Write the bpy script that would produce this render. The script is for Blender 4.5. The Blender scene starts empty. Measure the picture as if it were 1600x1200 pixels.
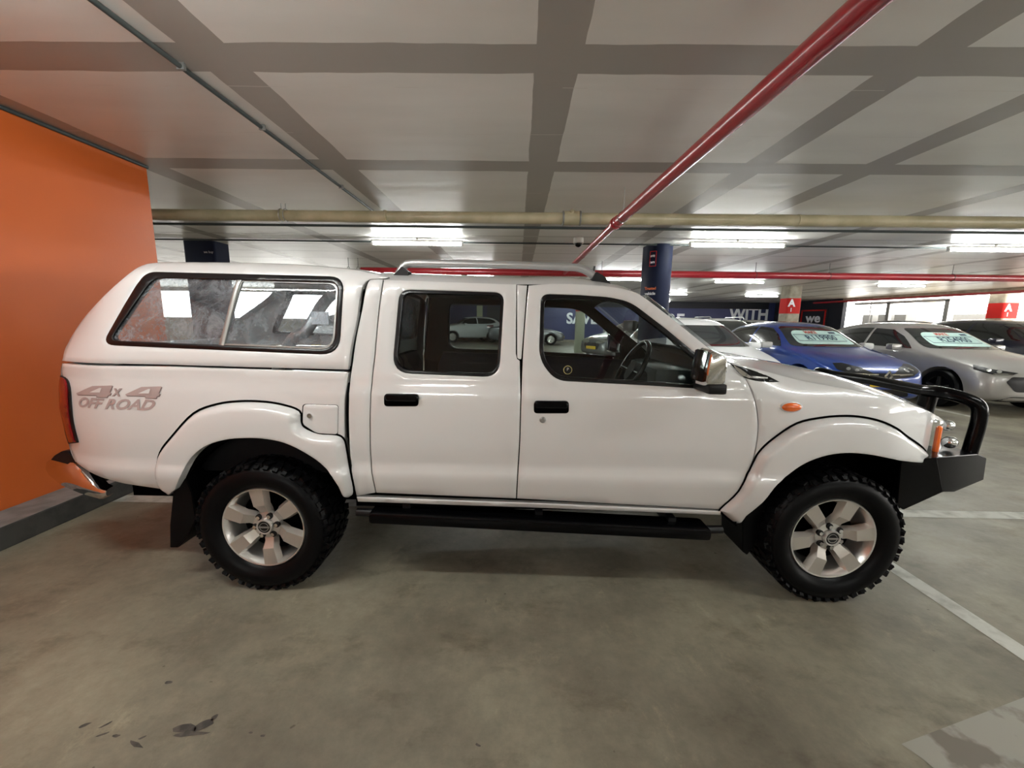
import bpy, bmesh, math, random
from mathutils import Vector, Matrix
from mathutils.geometry import delaunay_2d_cdt
from mathutils.bvhtree import BVHTree
C = bpy.context.scene.collection
SC = bpy.context.scene
random.seed(4)
PI = math.pi
rad = math.radians
# ------------------------------------------------------------------ camera
H = 1.45
F = 633.0
def axes(p, y, r):
    f = Vector((-math.sin(y)*math.cos(p), math.cos(y)*math.cos(p), -math.sin(p)))
    rt = Vector((math.cos(y), math.sin(y), 0)); up = rt.cross(f)
    return math.cos(r)*rt+math.sin(r)*up, -math.sin(r)*rt+math.cos(r)*up, f
CR, CU, CF = axes(rad(9.05), rad(.71), rad(.78))
cd = bpy.data.cameras.new('camera'); cam = bpy.data.objects.new('camera', cd); C.objects.link(cam)
cd.sensor_width = 36; cd.sensor_fit = 'HORIZONTAL'; cd.lens = F/1600*36; cd.clip_start = .05; cd.clip_end = 300
m = Matrix((CR, CU, -CF)).transposed().to_4x4(); m.translation = Vector((0, 0, H)); cam.matrix_world = m
SC.camera = cam
SC.view_settings.view_transform = 'Standard'; SC.view_settings.look = 'None'; SC.view_settings.gamma = 1
SC.view_settings.use_curve_mapping = False; SC.view_settings.exposure = 0.6
w = bpy.data.worlds.new('world'); SC.world = w; w.use_nodes = True
w.node_tree.nodes['Background'].inputs[0].default_value = (1, .97, .92, 1)
w.node_tree.nodes['Background'].inputs[1].default_value = 7.0
TUBE = 88.0          # strength of the fluorescent tubes
ZC = 2.79

def ray(u, v): return CR*((u-800)/F) - CU*((v-600)/F) + CF
def onY(u, v, y): d = ray(u, v); return Vector((0, 0, H)) + d*(y/d.y)
def onZ(u, v, z): d = ray(u, v); return Vector((0, 0, H)) + d*((z-H)/d.z)
def onX(u, v, x): d = ray(u, v); return Vector((0, 0, H)) + d*(x/d.x)

# ------------------------------------------------------------------ materials
def mat(name, col, rough=.5, metal=0, coat=0, coatr=.03, spec=.5, trans=0, emit=0, ecol=None):
    m = bpy.data.materials.new(name); m.use_nodes = True
    b = m.node_tree.nodes['Principled BSDF']
    b.inputs['Base Color'].default_value = (*col, 1); b.inputs['Roughness'].default_value = rough
    b.inputs['Metallic'].default_value = metal; b.inputs['Coat Weight'].default_value = coat
    b.inputs['Coat Roughness'].default_value = coatr; b.inputs['Specular IOR Level'].default_value = spec
    b.inputs['Transmission Weight'].default_value = trans
    if emit:
        b.inputs['Emission Color'].default_value = (*(ecol or col), 1); b.inputs['Emission Strength'].default_value = emit
    return m
def nodes(m): return m.node_tree.nodes, m.node_tree.links
def noise_mix(m, c1, c2, scale, detail=4, lo=.4, hi=.6, bump=0, stretch=(1, 1, 1), bscale=None):
    n, l = nodes(m); b = n['Principled BSDF']
    tc = n.new('ShaderNodeTexCoord'); mp = n.new('ShaderNodeMapping'); mp.inputs['Scale'].default_value = stretch
    l.new(tc.outputs['Object'], mp.inputs[0])
    t = n.new('ShaderNodeTexNoise'); t.inputs['Scale'].default_value = scale; t.inputs['Detail'].default_value = detail
    l.new(mp.outputs[0], t.inputs['Vector'])
    r = n.new('ShaderNodeValToRGB'); r.color_ramp.elements[0].position = lo; r.color_ramp.elements[1].position = hi
    r.color_ramp.elements[0].color = (*c1, 1); r.color_ramp.elements[1].color = (*c2, 1)
    l.new(t.outputs[0], r.inputs[0]); l.new(r.outputs[0], b.inputs['Base Color'])
    if bump:
        t2 = n.new('ShaderNodeTexNoise'); t2.inputs['Scale'].default_value = bscale or scale*4; l.new(mp.outputs[0], t2.inputs['Vector'])
        bp = n.new('ShaderNodeBump'); bp.inputs['Strength'].default_value = bump; bp.inputs['Distance'].default_value = .01
        l.new(t2.outputs[0], bp.inputs['Height']); l.new(bp.outputs[0], b.inputs['Normal'])
    return m
def glass(name, tint, rough=0.0, refl=1.0):
    m = bpy.data.materials.new(name); m.use_nodes = True; n, l = nodes(m)
    n.remove(n['Principled BSDF']); out = n['Material Output']
    tr = n.new('ShaderNodeBsdfTransparent'); tr.inputs[0].default_value = (*tint, 1)
    gl = n.new('ShaderNodeBsdfGlossy'); gl.inputs['Roughness'].default_value = rough; gl.inputs[0].default_value = (refl, refl, refl, 1)
    fr = n.new('ShaderNodeFresnel'); ge = n.new('ShaderNodeNewGeometry'); mr = n.new('ShaderNodeMapRange'); mr.inputs[3].default_value = 1.5; mr.inputs[4].default_value = 1/1.5
    l.new(ge.outputs['Backfacing'], mr.inputs[0]); l.new(mr.outputs[0], fr.inputs[0])
    mx = n.new('ShaderNodeMixShader'); l.new(fr.outputs[0], mx.inputs[0]); l.new(tr.outputs[0], mx.inputs[1]); l.new(gl.outputs[0], mx.inputs[2])
    l.new(mx.outputs[0], out.inputs[0]); return m
M = {}
M['white'] = mat('white_car_paint', (.70, .70, .70), .32, coat=1, coatr=.04)
M['white2'] = mat('plain_white_paint', (.78, .79, .80), .35, coat=.8)
M['blue'] = mat('blue_car_paint', (.006, .045, .27), .3, metal=.2, coat=1)
M['silver'] = mat('silver_car_paint', (.42, .41, .395), .33, metal=.4, coat=1)
M['navycar'] = mat('dark_navy_car_paint', (.01, .012, .03), .3, coat=1)
M['grey'] = mat('grey_car_paint', (.16, .17, .18), .3, metal=.4, coat=1)
M['black'] = mat('black_plastic', (.005, .005, .006), .4, spec=.3)
M['blackgloss'] = mat('black_gloss_steel', (.0015, .0015, .002), .2, spec=.14)
M['rubber'] = mat('tyre_rubber', (.0025, .0025, .003), .40, spec=.10)
M['seal'] = mat('window_rubber_seal', (.004, .004, .005), .25, spec=.4)
M['matte'] = mat('matte_black_underbody', (.002, .002, .002), .9, spec=.0)
M['chrome'] = mat('chrome', (.75, .75, .76), .06, metal=1)
M['alloy'] = mat('alloy_wheel_silver', (.66, .65, .63), .28, metal=.8, coat=.5)
M['alloy_flat'] = mat('machined_alloy_face', (.55, .52, .48), .38, metal=.7)
M['rail'] = mat('brushed_silver_rail', (.50, .51, .52), .35, metal=.7)
M['amber'] = mat('amber_lens', (.80, .14, .01), .15, coat=1)
M['red_lens'] = mat('red_tail_lens', (.17, .002, .006), .14, coat=.8)
M['clear'] = mat('clear_lens', (.75, .77, .78), .06, metal=.9, coat=1)
M['decal'] = mat('grey_pink_decal', (.40, .31, .30), .4)
M['decaldark'] = mat('decal_outline', (.20, .15, .15), .4)
M['glass'] = glass('clear_glass', (.80, .86, .84))
M['tint'] = glass('tinted_glass', (.60, .66, .65))
M['carglass'] = mat('dark_car_glass', (.012, .016, .016), .05, coat=1)
M['interior'] = mat('dark_interior_trim', (.005, .005, .006), .7, spec=.15)
M['navytrim'] = mat('navy_door_trim', (.004, .006, .018), .6, spec=.2)
M['seat'] = mat('seat_fabric', (.010, .010, .012), .9, spec=.1)
M['dash'] = mat('dashboard_plastic', (.012, .019, .018), .4, spec=.3)
M['pipe_red'] = mat('red_pipe_paint', (.34, .014, .022), .3, coat=.5, coatr=.15)
M['pipe_beige'] = noise_mix(mat('cream_pipe_paint', (.5, .45, .3), .35), (.40, .35, .22), (.52, .46, .31), 3, stretch=(1, 1, 1))
M['steel'] = mat('galvanised_steel', (.32, .32, .31), .4, metal=.7)
M['conduit'] = mat('dark_conduit', (.045, .055, .055), .5)
M['fixture'] = mat('fixture_white_metal', (.6, .6, .58), .4)
M['tube'] = mat('fluorescent_tube', (1, 1, .96), .4, emit=TUBE, ecol=(.97, 1.0, .965))
M['navy'] = noise_mix(mat('navy_paint', (.012, .017, .04), .55, spec=.12), (.006, .009, .026), (.008, .012, .032), 2)
M['navywall'] = noise_mix(mat('navy_wall_paint', (.016, .022, .075), .5), (.02, .027, .10), (.028, .036, .125), .4)
M['darkwall'] = mat('dark_wall', (.008, .009, .016), .6)
M['letter'] = mat('white_lettering', (.85, .87, .92), .5)
M['greyletter'] = mat('grey_lettering', (.45, .45, .45), .5)
M['redpaint'] = mat('red_band_paint', (.50, .025, .022), .6, spec=.1)
M['orangetext'] = mat('orange_lettering', (.75, .16, .04), .5)
M['concrete'] = noise_mix(mat('column_concrete', (.3, .27, .21), .7), (.24, .21, .16), (.34, .31, .24), 4, bump=.2)
M['orange'] = noise_mix(mat('orange_wall_paint', (.72, .17, .02), .38, spec=.4), (.53, .108, .018), (.58, .122, .021), .6, bump=.05, bscale=60)
M['kerbtop'] = noise_mix(mat('grey_kerb_paint', (.2, .2, .2), .6), (.15, .15, .148), (.22, .22, .215), 8, bump=.15)
M['kerbshade'] = noise_mix(mat('shaded_kerb_face', (.04, .04, .038), .6), (.030, .030, .028), (.05, .048, .043), 10, bump=.15)  # kerb side: its shade is put into the darker colour
M['line'] = noise_mix(mat('worn_white_line_paint', (.5, .5, .46), .6), (.30, .29, .25), (.56, .56, .51), 9, lo=.3, hi=.55)
M['stain'] = noise_mix(mat('dark_floor_scuff', (.05, .045, .04), .6), (.035, .032, .028), (.09, .08, .065), 25)
M['sign'] = mat('mint_price_card', (.55, .74, .70), .4)
M['signred'] = mat('price_card_red_print', (.5, .1, .08), .5)
M['signink'] = mat('price_card_dark_print', (.02, .05, .09), .5)
M['plate'] = mat('yellow_number_plate', (.75, .52, .02), .4)
M['camwhite'] = mat('camera_white_plastic', (.6, .58, .55), .4)
M['stucco'] = mat('outside_cream_column', (.55, .46, .3), .7)
M['outgrey'] = mat('outside_grey_block', (.22, .22, .21), .7)
# dusty canopy glass: clear glass with wiped scratches that scatter light
def dusty():
    m = glass('dusty_canopy_glass', (.80, .85, .88)); n, l = nodes(m)
    out = n['Material Output']; prev = out.inputs[0].links[0].from_socket
    tc = n.new('ShaderNodeTexCoord'); mp = n.new('ShaderNodeMapping'); mp.inputs['Scale'].default_value = (1, 1, 1)
    l.new(tc.outputs['Object'], mp.inputs[0])
    a = n.new('ShaderNodeTexNoise'); a.inputs['Scale'].default_value = 9; a.inputs['Detail'].default_value = 12; a.inputs['Roughness'].default_value = .82; a.inputs['Distortion'].default_value = .5
    l.new(mp.outputs[0], a.inputs['Vector'])
    r = n.new('ShaderNodeValToRGB'); r.color_ramp.elements[0].position = .40; r.color_ramp.elements[1].position = .68
    r.color_ramp.elements[0].color = (.04, .04, .04, 1); r.color_ramp.elements[1].color = (.50, .50, .50, 1)
    l.new(a.outputs[0], r.inputs[0])
    d = n.new('ShaderNodeBsdfTranslucent'); d.inputs[0].default_value = (.8, .85, .92, 1)
    d2 = n.new('ShaderNodeBsdfDiffuse'); d2.inputs[0].default_value = (.7, .76, .82, 1)
    ad = n.new('ShaderNodeMixShader'); l.new(d.outputs[0], ad.inputs[1]); l.new(d2.outputs[0], ad.inputs[2])
    mx = n.new('ShaderNodeMixShader'); l.new(r.outputs[0], mx.inputs[0]); l.new(prev, mx.inputs[1]); l.new(ad.outputs[0], mx.inputs[2])
    l.new(mx.outputs[0], out.inputs[0]); return m
M['dusty'] = dusty()

# ------------------------------------------------------------------ object helpers
def wloc(p):
    v = Vector((0, 0, 0))
    while p is not None: v += p.location; p = p.parent
    return v
def link(name, me, m, parent=None, world=True):
    if m is not None: me.materials.append(M[m] if isinstance(m, str) else m)
    if parent is not None and world: me.transform(Matrix.Translation(-wloc(parent)))
    o = bpy.data.objects.new(name, me); C.objects.link(o); o.parent = parent
    return o
def smooth(me, ang=35):
    for p in me.polygons: p.use_smooth = True
    me.set_sharp_from_angle(angle=rad(ang))
def bmobj(name, bm, m, parent=None, sm=None, world=True):
    me = bpy.data.meshes.new(name); bmesh.ops.recalc_face_normals(bm, faces=bm.faces[:]); bm.to_mesh(me); bm.free()
    if sm: smooth(me, sm)
    return link(name, me, m, parent, world)
def tag(o, label, cat, group=None):
    o['label'] = label; o['category'] = cat
    if group: o['group'] = group
    return o
def thing(name, label, cat, loc=(0, 0, 0), rz=0, group=None):
    o = bpy.data.objects.new(name, None); C.objects.link(o); o.location = loc; o.rotation_euler = (0, 0, rz)
    o.empty_display_size = .2
    return tag(o, label, cat, group)
def struct(o): o['kind'] = 'structure'; return o
def bx(bm, x0, x1, y0, y1, z0, z1, bev=0, mtx=None):
    r = bmesh.ops.create_cube(bm, size=1)
    vs = r['verts']
    bmesh.ops.scale(bm, vec=(x1-x0, y1-y0, z1-z0), verts=vs)
    bmesh.ops.translate(bm, vec=((x0+x1)/2, (y0+y1)/2, (z0+z1)/2), verts=vs)
    if bev:
        es = list({e for v in vs for e in v.link_edges})
        r2 = bmesh.ops.bevel(bm, geom=es, offset=bev, segments=2, affect='EDGES', profile=.6)
        vs = list({v for f in r2['faces'] for v in f.verts} | {v for v in vs if v.is_valid})
    if mtx is not None: bmesh.ops.transform(bm, matrix=mtx, verts=vs)
    return vs
def box(name, dims, m, parent=None, bev=0, world=True):
    bm = bmesh.new(); bx(bm, *dims, bev=bev); return bmobj(name, bm, m, parent, 40 if bev else None, world)
def tube(bm, pts, r, n=12, cap=True):
    pts = [Vector(p) for p in pts]; rings = []
    t0 = (pts[1]-pts[0]).normalized(); a = t0.orthogonal().normalized()
    for i, p in enumerate(pts):
        t = (pts[min(i+1, len(pts)-1)]-pts[max(i-1, 0)]).normalized()
        a = (a-t*a.dot(t)).normalized(); b = t.cross(a)
        rr = r[i] if isinstance(r, (list, tuple)) else r
        rings.append([bm.verts.new(p+(a*math.cos(k*2*PI/n)+b*math.sin(k*2*PI/n))*rr) for k in range(n)])
    for A, B in zip(rings, rings[1:]):
        for k in range(n): bm.faces.new((A[k], A[(k+1) % n], B[(k+1) % n], B[k]))
    if cap: bm.faces.new(rings[0][::-1]); bm.faces.new(rings[-1])
def tubeobj(name, pts, r, m, parent=None, n=12, world=True):
    bm = bmesh.new(); tube(bm, pts, r, n); return bmobj(name, bm, m, parent, 40, world)
def spline(pts, n=6, closed=False):
    P = [Vector(p) for p in pts]; out = []; N = len(P)
    rng = range(N if closed else N-1)
    for i in rng:
        p0 = P[(i-1) % N] if closed or i > 0 else P[0]*2-P[1]
        p1 = P[i]; p2 = P[(i+1) % N]
        p3 = P[(i+2) % N] if closed or i+2 < N else P[-1]*2-P[-2]
        for k in range(n):
            t = k/n
            out.append(.5*((2*p1)+(p2-p0)*t+(2*p0-5*p1+4*p2-p3)*t*t+(3*p1-p0-3*p2+p3)*t**3))
    if not closed: out.append(P[-1])
    return out
def fillet(pts, seg=6):
    """corner list (u,v[,r]) to a polygon with rounded corners"""
    out = []; N = len(pts)
    for i, p in enumerate(pts):
        c = Vector(p[:2]); r = p[2] if len(p) > 2 else 0
        if r <= 0: out.append(c); continue
        a = Vector(pts[i-1][:2]); b = Vector(pts[(i+1) % N][:2])
        la, lb = (a-c).length, (b-c).length; k = min(r, la*.49, lb*.49)
        A = c+(a-c).normalized()*k; B = c+(b-c).normalized()*k
        for s in range(seg+1):
            t = s/seg; out.append((1-t)**2*A+2*t*(1-t)*c+t*t*B)
    return out
def sp(*pts, n=5): return [Vector(p) for p in spline([(*p, 0) for p in pts], n)]
def v2(l): return [Vector((p[0], p[1])) for p in l]

# ------------------------------------------------------------------ pickup side surface
YB = 1.99; YC = 2.84
def table(pts):
    T = []
    for i in range(1200):
        z = i*.002; s = 0
        for k in range(-6, 7):
            q = z+k*.002
            if q <= pts[0][0]: v = pts[0][1]
            elif q >= pts[-1][0]: v = pts[-1][1]
            else:
                for (a, va), (b, vb) in zip(pts, pts[1:]):
                    if a <= q <= b: v = va+(vb-va)*(q-a)/(b-a); break
            s += v
        T.append(s/13)
    return lambda z: T[max(0, min(1199, int(z/.002)))]
fcab = table([(.38, .075), (.48, .04), (.56, .016), (.625, .0), (.665, .0), (.685, .012), (.80, -.002), (.95, -.004), (1.085, .004), (1.10, .016), (1.16, .020), (1.22, .036), (1.60, .125), (1.65, .15), (1.70, .21)])
fbed = table([(.38, .075), (.48, .045), (.56, .018), (.625, .0), (.665, .0), (.685, .010), (.80, .0), (.95, -.002), (1.085, .004), (1.11, .012), (1.2, .012), (1.25, .014)])
fcan = table([(1.1, .012), (1.24, .016), (1.30, .03), (1.50, .085), (1.60, .115), (1.65, .14), (1.69, .175), (1.72, .23), (1.76, .34)])
ffen = table([(.38, .075), (.48, .04), (.56, .016), (.625, .0), (.665, .0), (.685, .010), (.80, .0), (.95, .0), (1.03, .008), (1.08, .022), (1.12, .045), (1.15, .08), (1.2, .15)])
def gx(x):
    g = 0
    if x > 1.75: q = min(x, 2.3)-1.75; g += .17*(q/.5)**2+max(0, x-2.3)*.5
    if x < -2.0: g += .05*(min(.5, -2.0-x)/.3)**2
    return g
S = {'cab': lambda x, z: YB+fcab(z)+gx(x), 'bed': lambda x, z: YB+fbed(z)+gx(x),
     'can': lambda x, z: YB+fcan(z)+gx(x)+(.10*((-1.9-x)/.4)**2 if x < -1.9 else 0)*max(0, (z-1.2)/.5),
     'fen': lambda x, z: YB+gx(x)+(lambda k: ffen(z)*k+fcab(z)*(1-k))(max(0, min(1, (x-1.14)/.30)))}
def usurf(u, v, sf, off=0):
    y = YB
    for _ in range(24): p = onY(u, v, y); y = .35*y+.65*(sf(p.x, p.z)+off)
    return Vector((p.x, p.z))
def inpoly(x, y, poly):
    c = False; n = len(poly); j = n-1
    for i in range(n):
        a, b = poly[i], poly[j]
        if (a[1] > y) != (b[1] > y) and x < (b[0]-a[0])*(y-a[1])/(b[1]-a[1])+a[0]: c = not c
        j = i
    return c
def dens(poly, d):
    out = []
    for i, a in enumerate(poly):
        b = poly[(i+1) % len(poly)]; L = (b-a).length
        if L < 1e-5: continue
        k = max(1, int(math.ceil(L/d)))
        for s in range(k): out.append(a.lerp(b, s/k))
    return out
def area(p): return .5*sum(p[i-1].x*p[i].y-p[i].x*p[i-1].y for i in range(len(p)))
def offset(poly, d):
    """move the vertices inwards by d (poly counter-clockwise)"""
    out = []; n = len(poly)
    for i in range(n):
        a, b, c = poly[i-1], poly[i], poly[(i+1) % n]
        t1 = (b-a).normalized(); t2 = (c-b).normalized()
        n1 = Vector((-t1.y, t1.x)); n2 = Vector((-t2.y, t2.x)); nn = n1+n2
        if nn.length < .2: nn = n1.copy()
        nn.normalize(); out.append(b+nn*min(d/max(.35, nn.dot(n1)), 2.5*d))
    return out
def fill2d(outer, holes, grid, ring):
    """triangulate; returns verts, faces, boundary loops as index lists"""
    loops = []; V = []; E = []
    def add(poly):
        s = len(V); V.extend(poly); n = len(poly); E.extend([(s+i, s+(i+1) % n) for i in range(n)]); return list(range(s, s+n))
    if area(outer) < 0: outer = outer[::-1]
    holes = [h if area(h) < 0 else h[::-1] for h in holes]
    for P in [outer]+holes:
        loops.append(add(P))
        if ring: add(offset(P, ring))
    xs = [p.x for p in outer]; ys = [p.y for p in outer]
    ring_polys = [outer]+holes
    pts = [p for P in ring_polys for p in P]
    cell = {}
    for p in pts: cell.setdefault((int(p.x/grid), int(p.y/grid)), []).append(p)
    i0 = math.floor(min(xs)/grid); i1 = math.ceil(max(xs)/grid); j0 = math.floor(min(ys)/grid); j1 = math.ceil(max(ys)/grid)
    for i in range(i0, i1+1):
        for j in range(j0, j1+1):
            x, y = i*grid, j*grid
            if not inpoly(x, y, outer) or any(inpoly(x, y, h) for h in holes): continue
            near = False
            for a in (-1, 0, 1):
                for b in (-1, 0, 1):
                    for q in cell.get((int(x/grid)+a, int(y/grid)+b), []):
                        if (q.x-x)**2+(q.y-y)**2 < (grid*.45+ring)**2: near = True
            if not near: V.append(Vector((x, y)))
    r = delaunay_2d_cdt([Vector(v) for v in V], E, [], 0, 1e-6)
    vo, fo, orig = r[0], r[2], r[3]
    mp = {}
    for k, o in enumerate(orig):
        for q in o: mp[q] = k
    faces = []
    for f in fo:
        cx = sum(vo[k].x for k in f)/3; cy = sum(vo[k].y for k in f)/3
        if inpoly(cx, cy, outer) and not any(inpoly(cx, cy, h) for h in holes): faces.append(f)
    return vo, faces, [[mp[q] for q in lp] for lp in loops]
def panelmesh(name, outer, holes, sf, thick=.02, ring=.004, grid=.03, off=0, drop=.003):
    """outer/holes in (x,z); surface y = sf(x,z)+off"""
    outer = dens(outer, grid); holes = [dens(h, grid) for h in holes]
    vo, faces, loops = fill2d(outer, holes, grid, ring)
    edge = {k for lp in loops for k in lp}
    bm = bmesh.new()
    vs = [bm.verts.new((v.x, sf(v.x, v.y)+off+(drop if k in edge else 0), v.y)) for k, v in enumerate(vo)]
    for f in faces:
        try: bm.faces.new([vs[k] for k in f])
        except ValueError: pass
    if thick:
        for lp in loops:
            bk = [bm.verts.new(vs[k].co+Vector((0, thick, 0))) for k in lp]; n = len(lp)
            for i in range(n):
                a, b = lp[i], lp[(i+1) % n]
                if a != b:
                    try: bm.faces.new((vs[a], vs[b], bk[(i+1) % n], bk[i]))
                    except ValueError: pass
    for v in [v for v in bm.verts if not v.link_faces]: bm.verts.remove(v)
    me = bpy.data.meshes.new(name); bmesh.ops.recalc_face_normals(bm, faces=bm.faces[:])
    # make the skin face the outside (-y)
    s = sum(f.normal.y*f.calc_area() for f in bm.faces if abs(f.normal.y) > .5)
    if s > 0: bmesh.ops.reverse_faces(bm, faces=bm.faces[:])
    bm.to_mesh(me); bm.free(); smooth(me, 42); return me
def mirror(o, parent=None):
    """the same part on the other flank of the pickup"""
    me = o.data.copy(); par = parent or o.parent; L = wloc(par)
    me.transform(Matrix.Translation(L)); me.transform(Matrix.Translation((0, 2*YC, 0)) @ Matrix.Diagonal((1, -1, 1, 1)))
    me.flip_normals(); me.transform(Matrix.Translation(-L))
    c = bpy.data.objects.new(o.name.split('.')[0], me); C.objects.link(c); c.parent = par
    return c
def panel(name, outline, m, parent, surf='cab', holes=(), thick=.02, ring=.004, grid=.03, off=0, mir=True, drop=.003, mpar=None):
    sf = S[surf] if isinstance(surf, str) else surf
    P = [usurf(p[0], p[1], sf, off) for p in outline]; Hs = [[usurf(p[0], p[1], sf, off) for p in h] for h in holes]
    o = link(name, panelmesh(name, P, Hs, sf, thick, ring, grid, off, drop), m, parent)
    if mir: return o, mirror(o, mpar)
    return o, None

# ------------------------------------------------------------------ SETTING
XW = -3.42; XR = 17.3; YF = 28.0; YBK = -7.0; XL = -34.0
# ceiling with the painted grid of darker bands
def ceiling_material():
    m = mat('painted_ceiling', (.5, .48, .44), .38, coat=.0, spec=.6); n, l = nodes(m); b = n['Principled BSDF']
    g = n.new('ShaderNodeNewGeometry'); s = n.new('ShaderNodeSeparateXYZ')
    wob = n.new('ShaderNodeTexNoise'); wob.inputs['Scale'].default_value = 2.5; l.new(g.outputs['Position'], wob.inputs['Vector'])
    wm = n.new('ShaderNodeMath'); wm.operation = 'MULTIPLY_ADD'; wm.inputs[1].default_value = .03; wm.inputs[2].default_value = -.015
    l.new(wob.outputs[0], wm.inputs[0]); l.new(g.outputs['Position'], s.inputs[0])
    def mth(op, a, b_, c=None):
        k = n.new('ShaderNodeMath'); k.operation = op
        for i, q in enumerate([a, b_, c]):
            if q is None: continue
            if isinstance(q, (int, float)): k.inputs[i].default_value = q
            else: l.new(q, k.inputs[i])
        return k.outputs[0]
    X = mth('ADD', s.outputs[0], wm.outputs[0]); Y = mth('ADD', s.outputs[1], wm.outputs[0])
    acc = None
    def stripe(src, c, hw):
        return mth('COMPARE', src, c, hw)
    xs = [-9.0, -7.2, -5.2, -3.37, -1.61, .19, 2.04, 3.05, 4.91, 6.8, 7.8, 9.7, 11.6, 12.6, 14.5]
    ys = [.45, 2.355, 3.85]
    for c in xs:
        k = stripe(X, c, .12); acc = k if acc is None else mth('MAXIMUM', acc, k)
    # the long bands stop at the bay rib past the near pipe
    for c in ys: acc = mth('MAXIMUM', acc, stripe(Y, c, .122))
    # slab joints across, further back
    jn = None
    for c in [5.95, 6.9, 7.75, 8.6, 9.6, 10.7, 12.0, 13.4, 15, 17, 19, 22]:
        k = stripe(Y, c, .03); jn = k if jn is None else mth('MAXIMUM', jn, k)
    nz = n.new('ShaderNodeTexNoise'); nz.inputs['Scale'].default_value = 1.2; nz.inputs['Detail'].default_value = 6
    mp = n.new('ShaderNodeMapping'); mp.inputs['Scale'].default_value = (.5, 2, 1); l.new(g.outputs['Position'], mp.inputs[0]); l.new(mp.outputs[0], nz.inputs['Vector'])
    r = n.new('ShaderNodeValToRGB'); r.color_ramp.elements[0].color = (.78, .765, .73, 1); r.color_ramp.elements[1].color = (.86, .845, .81, 1)
    r.color_ramp.elements[0].position = .35; r.color_ramp.elements[1].position = .65; l.new(nz.outputs[0], r.inputs[0])
    mx = n.new('ShaderNodeMix'); mx.data_type = 'RGBA'; l.new(acc, mx.inputs[0]); l.new(r.outputs[0], mx.inputs[6]); mx.inputs[7].default_value = (.40, .375, .345, 1)
    mx2 = n.new('ShaderNodeMix'); mx2.data_type = 'RGBA'; l.new(jn, mx2.inputs[0]); l.new(mx.outputs[2], mx2.inputs[6]); mx2.inputs[7].default_value = (.55, .53, .50, 1)
    # pale hairline cracks of flaked paint along shutter joints
    ck = n.new('ShaderNodeTexNoise'); ck.inputs['Scale'].default_value = 3; l.new(g.outputs['Position'], ck.inputs['Vector'])
    cr = None
    for c in (2.62, 3.22, 1.9, 4.62):
        k = stripe(Y, c, .0022); cr = k if cr is None else mth('MAXIMUM', cr, k)
    gate = mth('GREATER_THAN', ck.outputs[0], .52); cr = mth('MULTIPLY', cr, gate)
    mx3 = n.new('ShaderNodeMix'); mx3.data_type = 'RGBA'; l.new(cr, mx3.inputs[0]); l.new(mx2.outputs[2], mx3.inputs[6]); mx3.inputs[7].default_value = (.75, .72, .68, 1)
    l.new(mx3.outputs[2], b.inputs['Base Color'])
    b2 = n.new('ShaderNodeTexNoise'); b2.inputs['Scale'].default_value = 1.4; b2.inputs['Detail'].default_value = 3
    mp2 = n.new('ShaderNodeMapping'); mp2.inputs['Scale'].default_value = (.3, 2.2, 1); l.new(g.outputs['Position'], mp2.inputs[0]); l.new(mp2.outputs[0], b2.inputs['Vector'])
    bp = n.new('ShaderNodeBump'); bp.inputs['Strength'].default_value = .5; bp.inputs['Distance'].default_value = .012; l.new(b2.outputs[0], bp.inputs['Height']); l.new(bp.outputs[0], b.inputs['Normal'])
    return m
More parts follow.
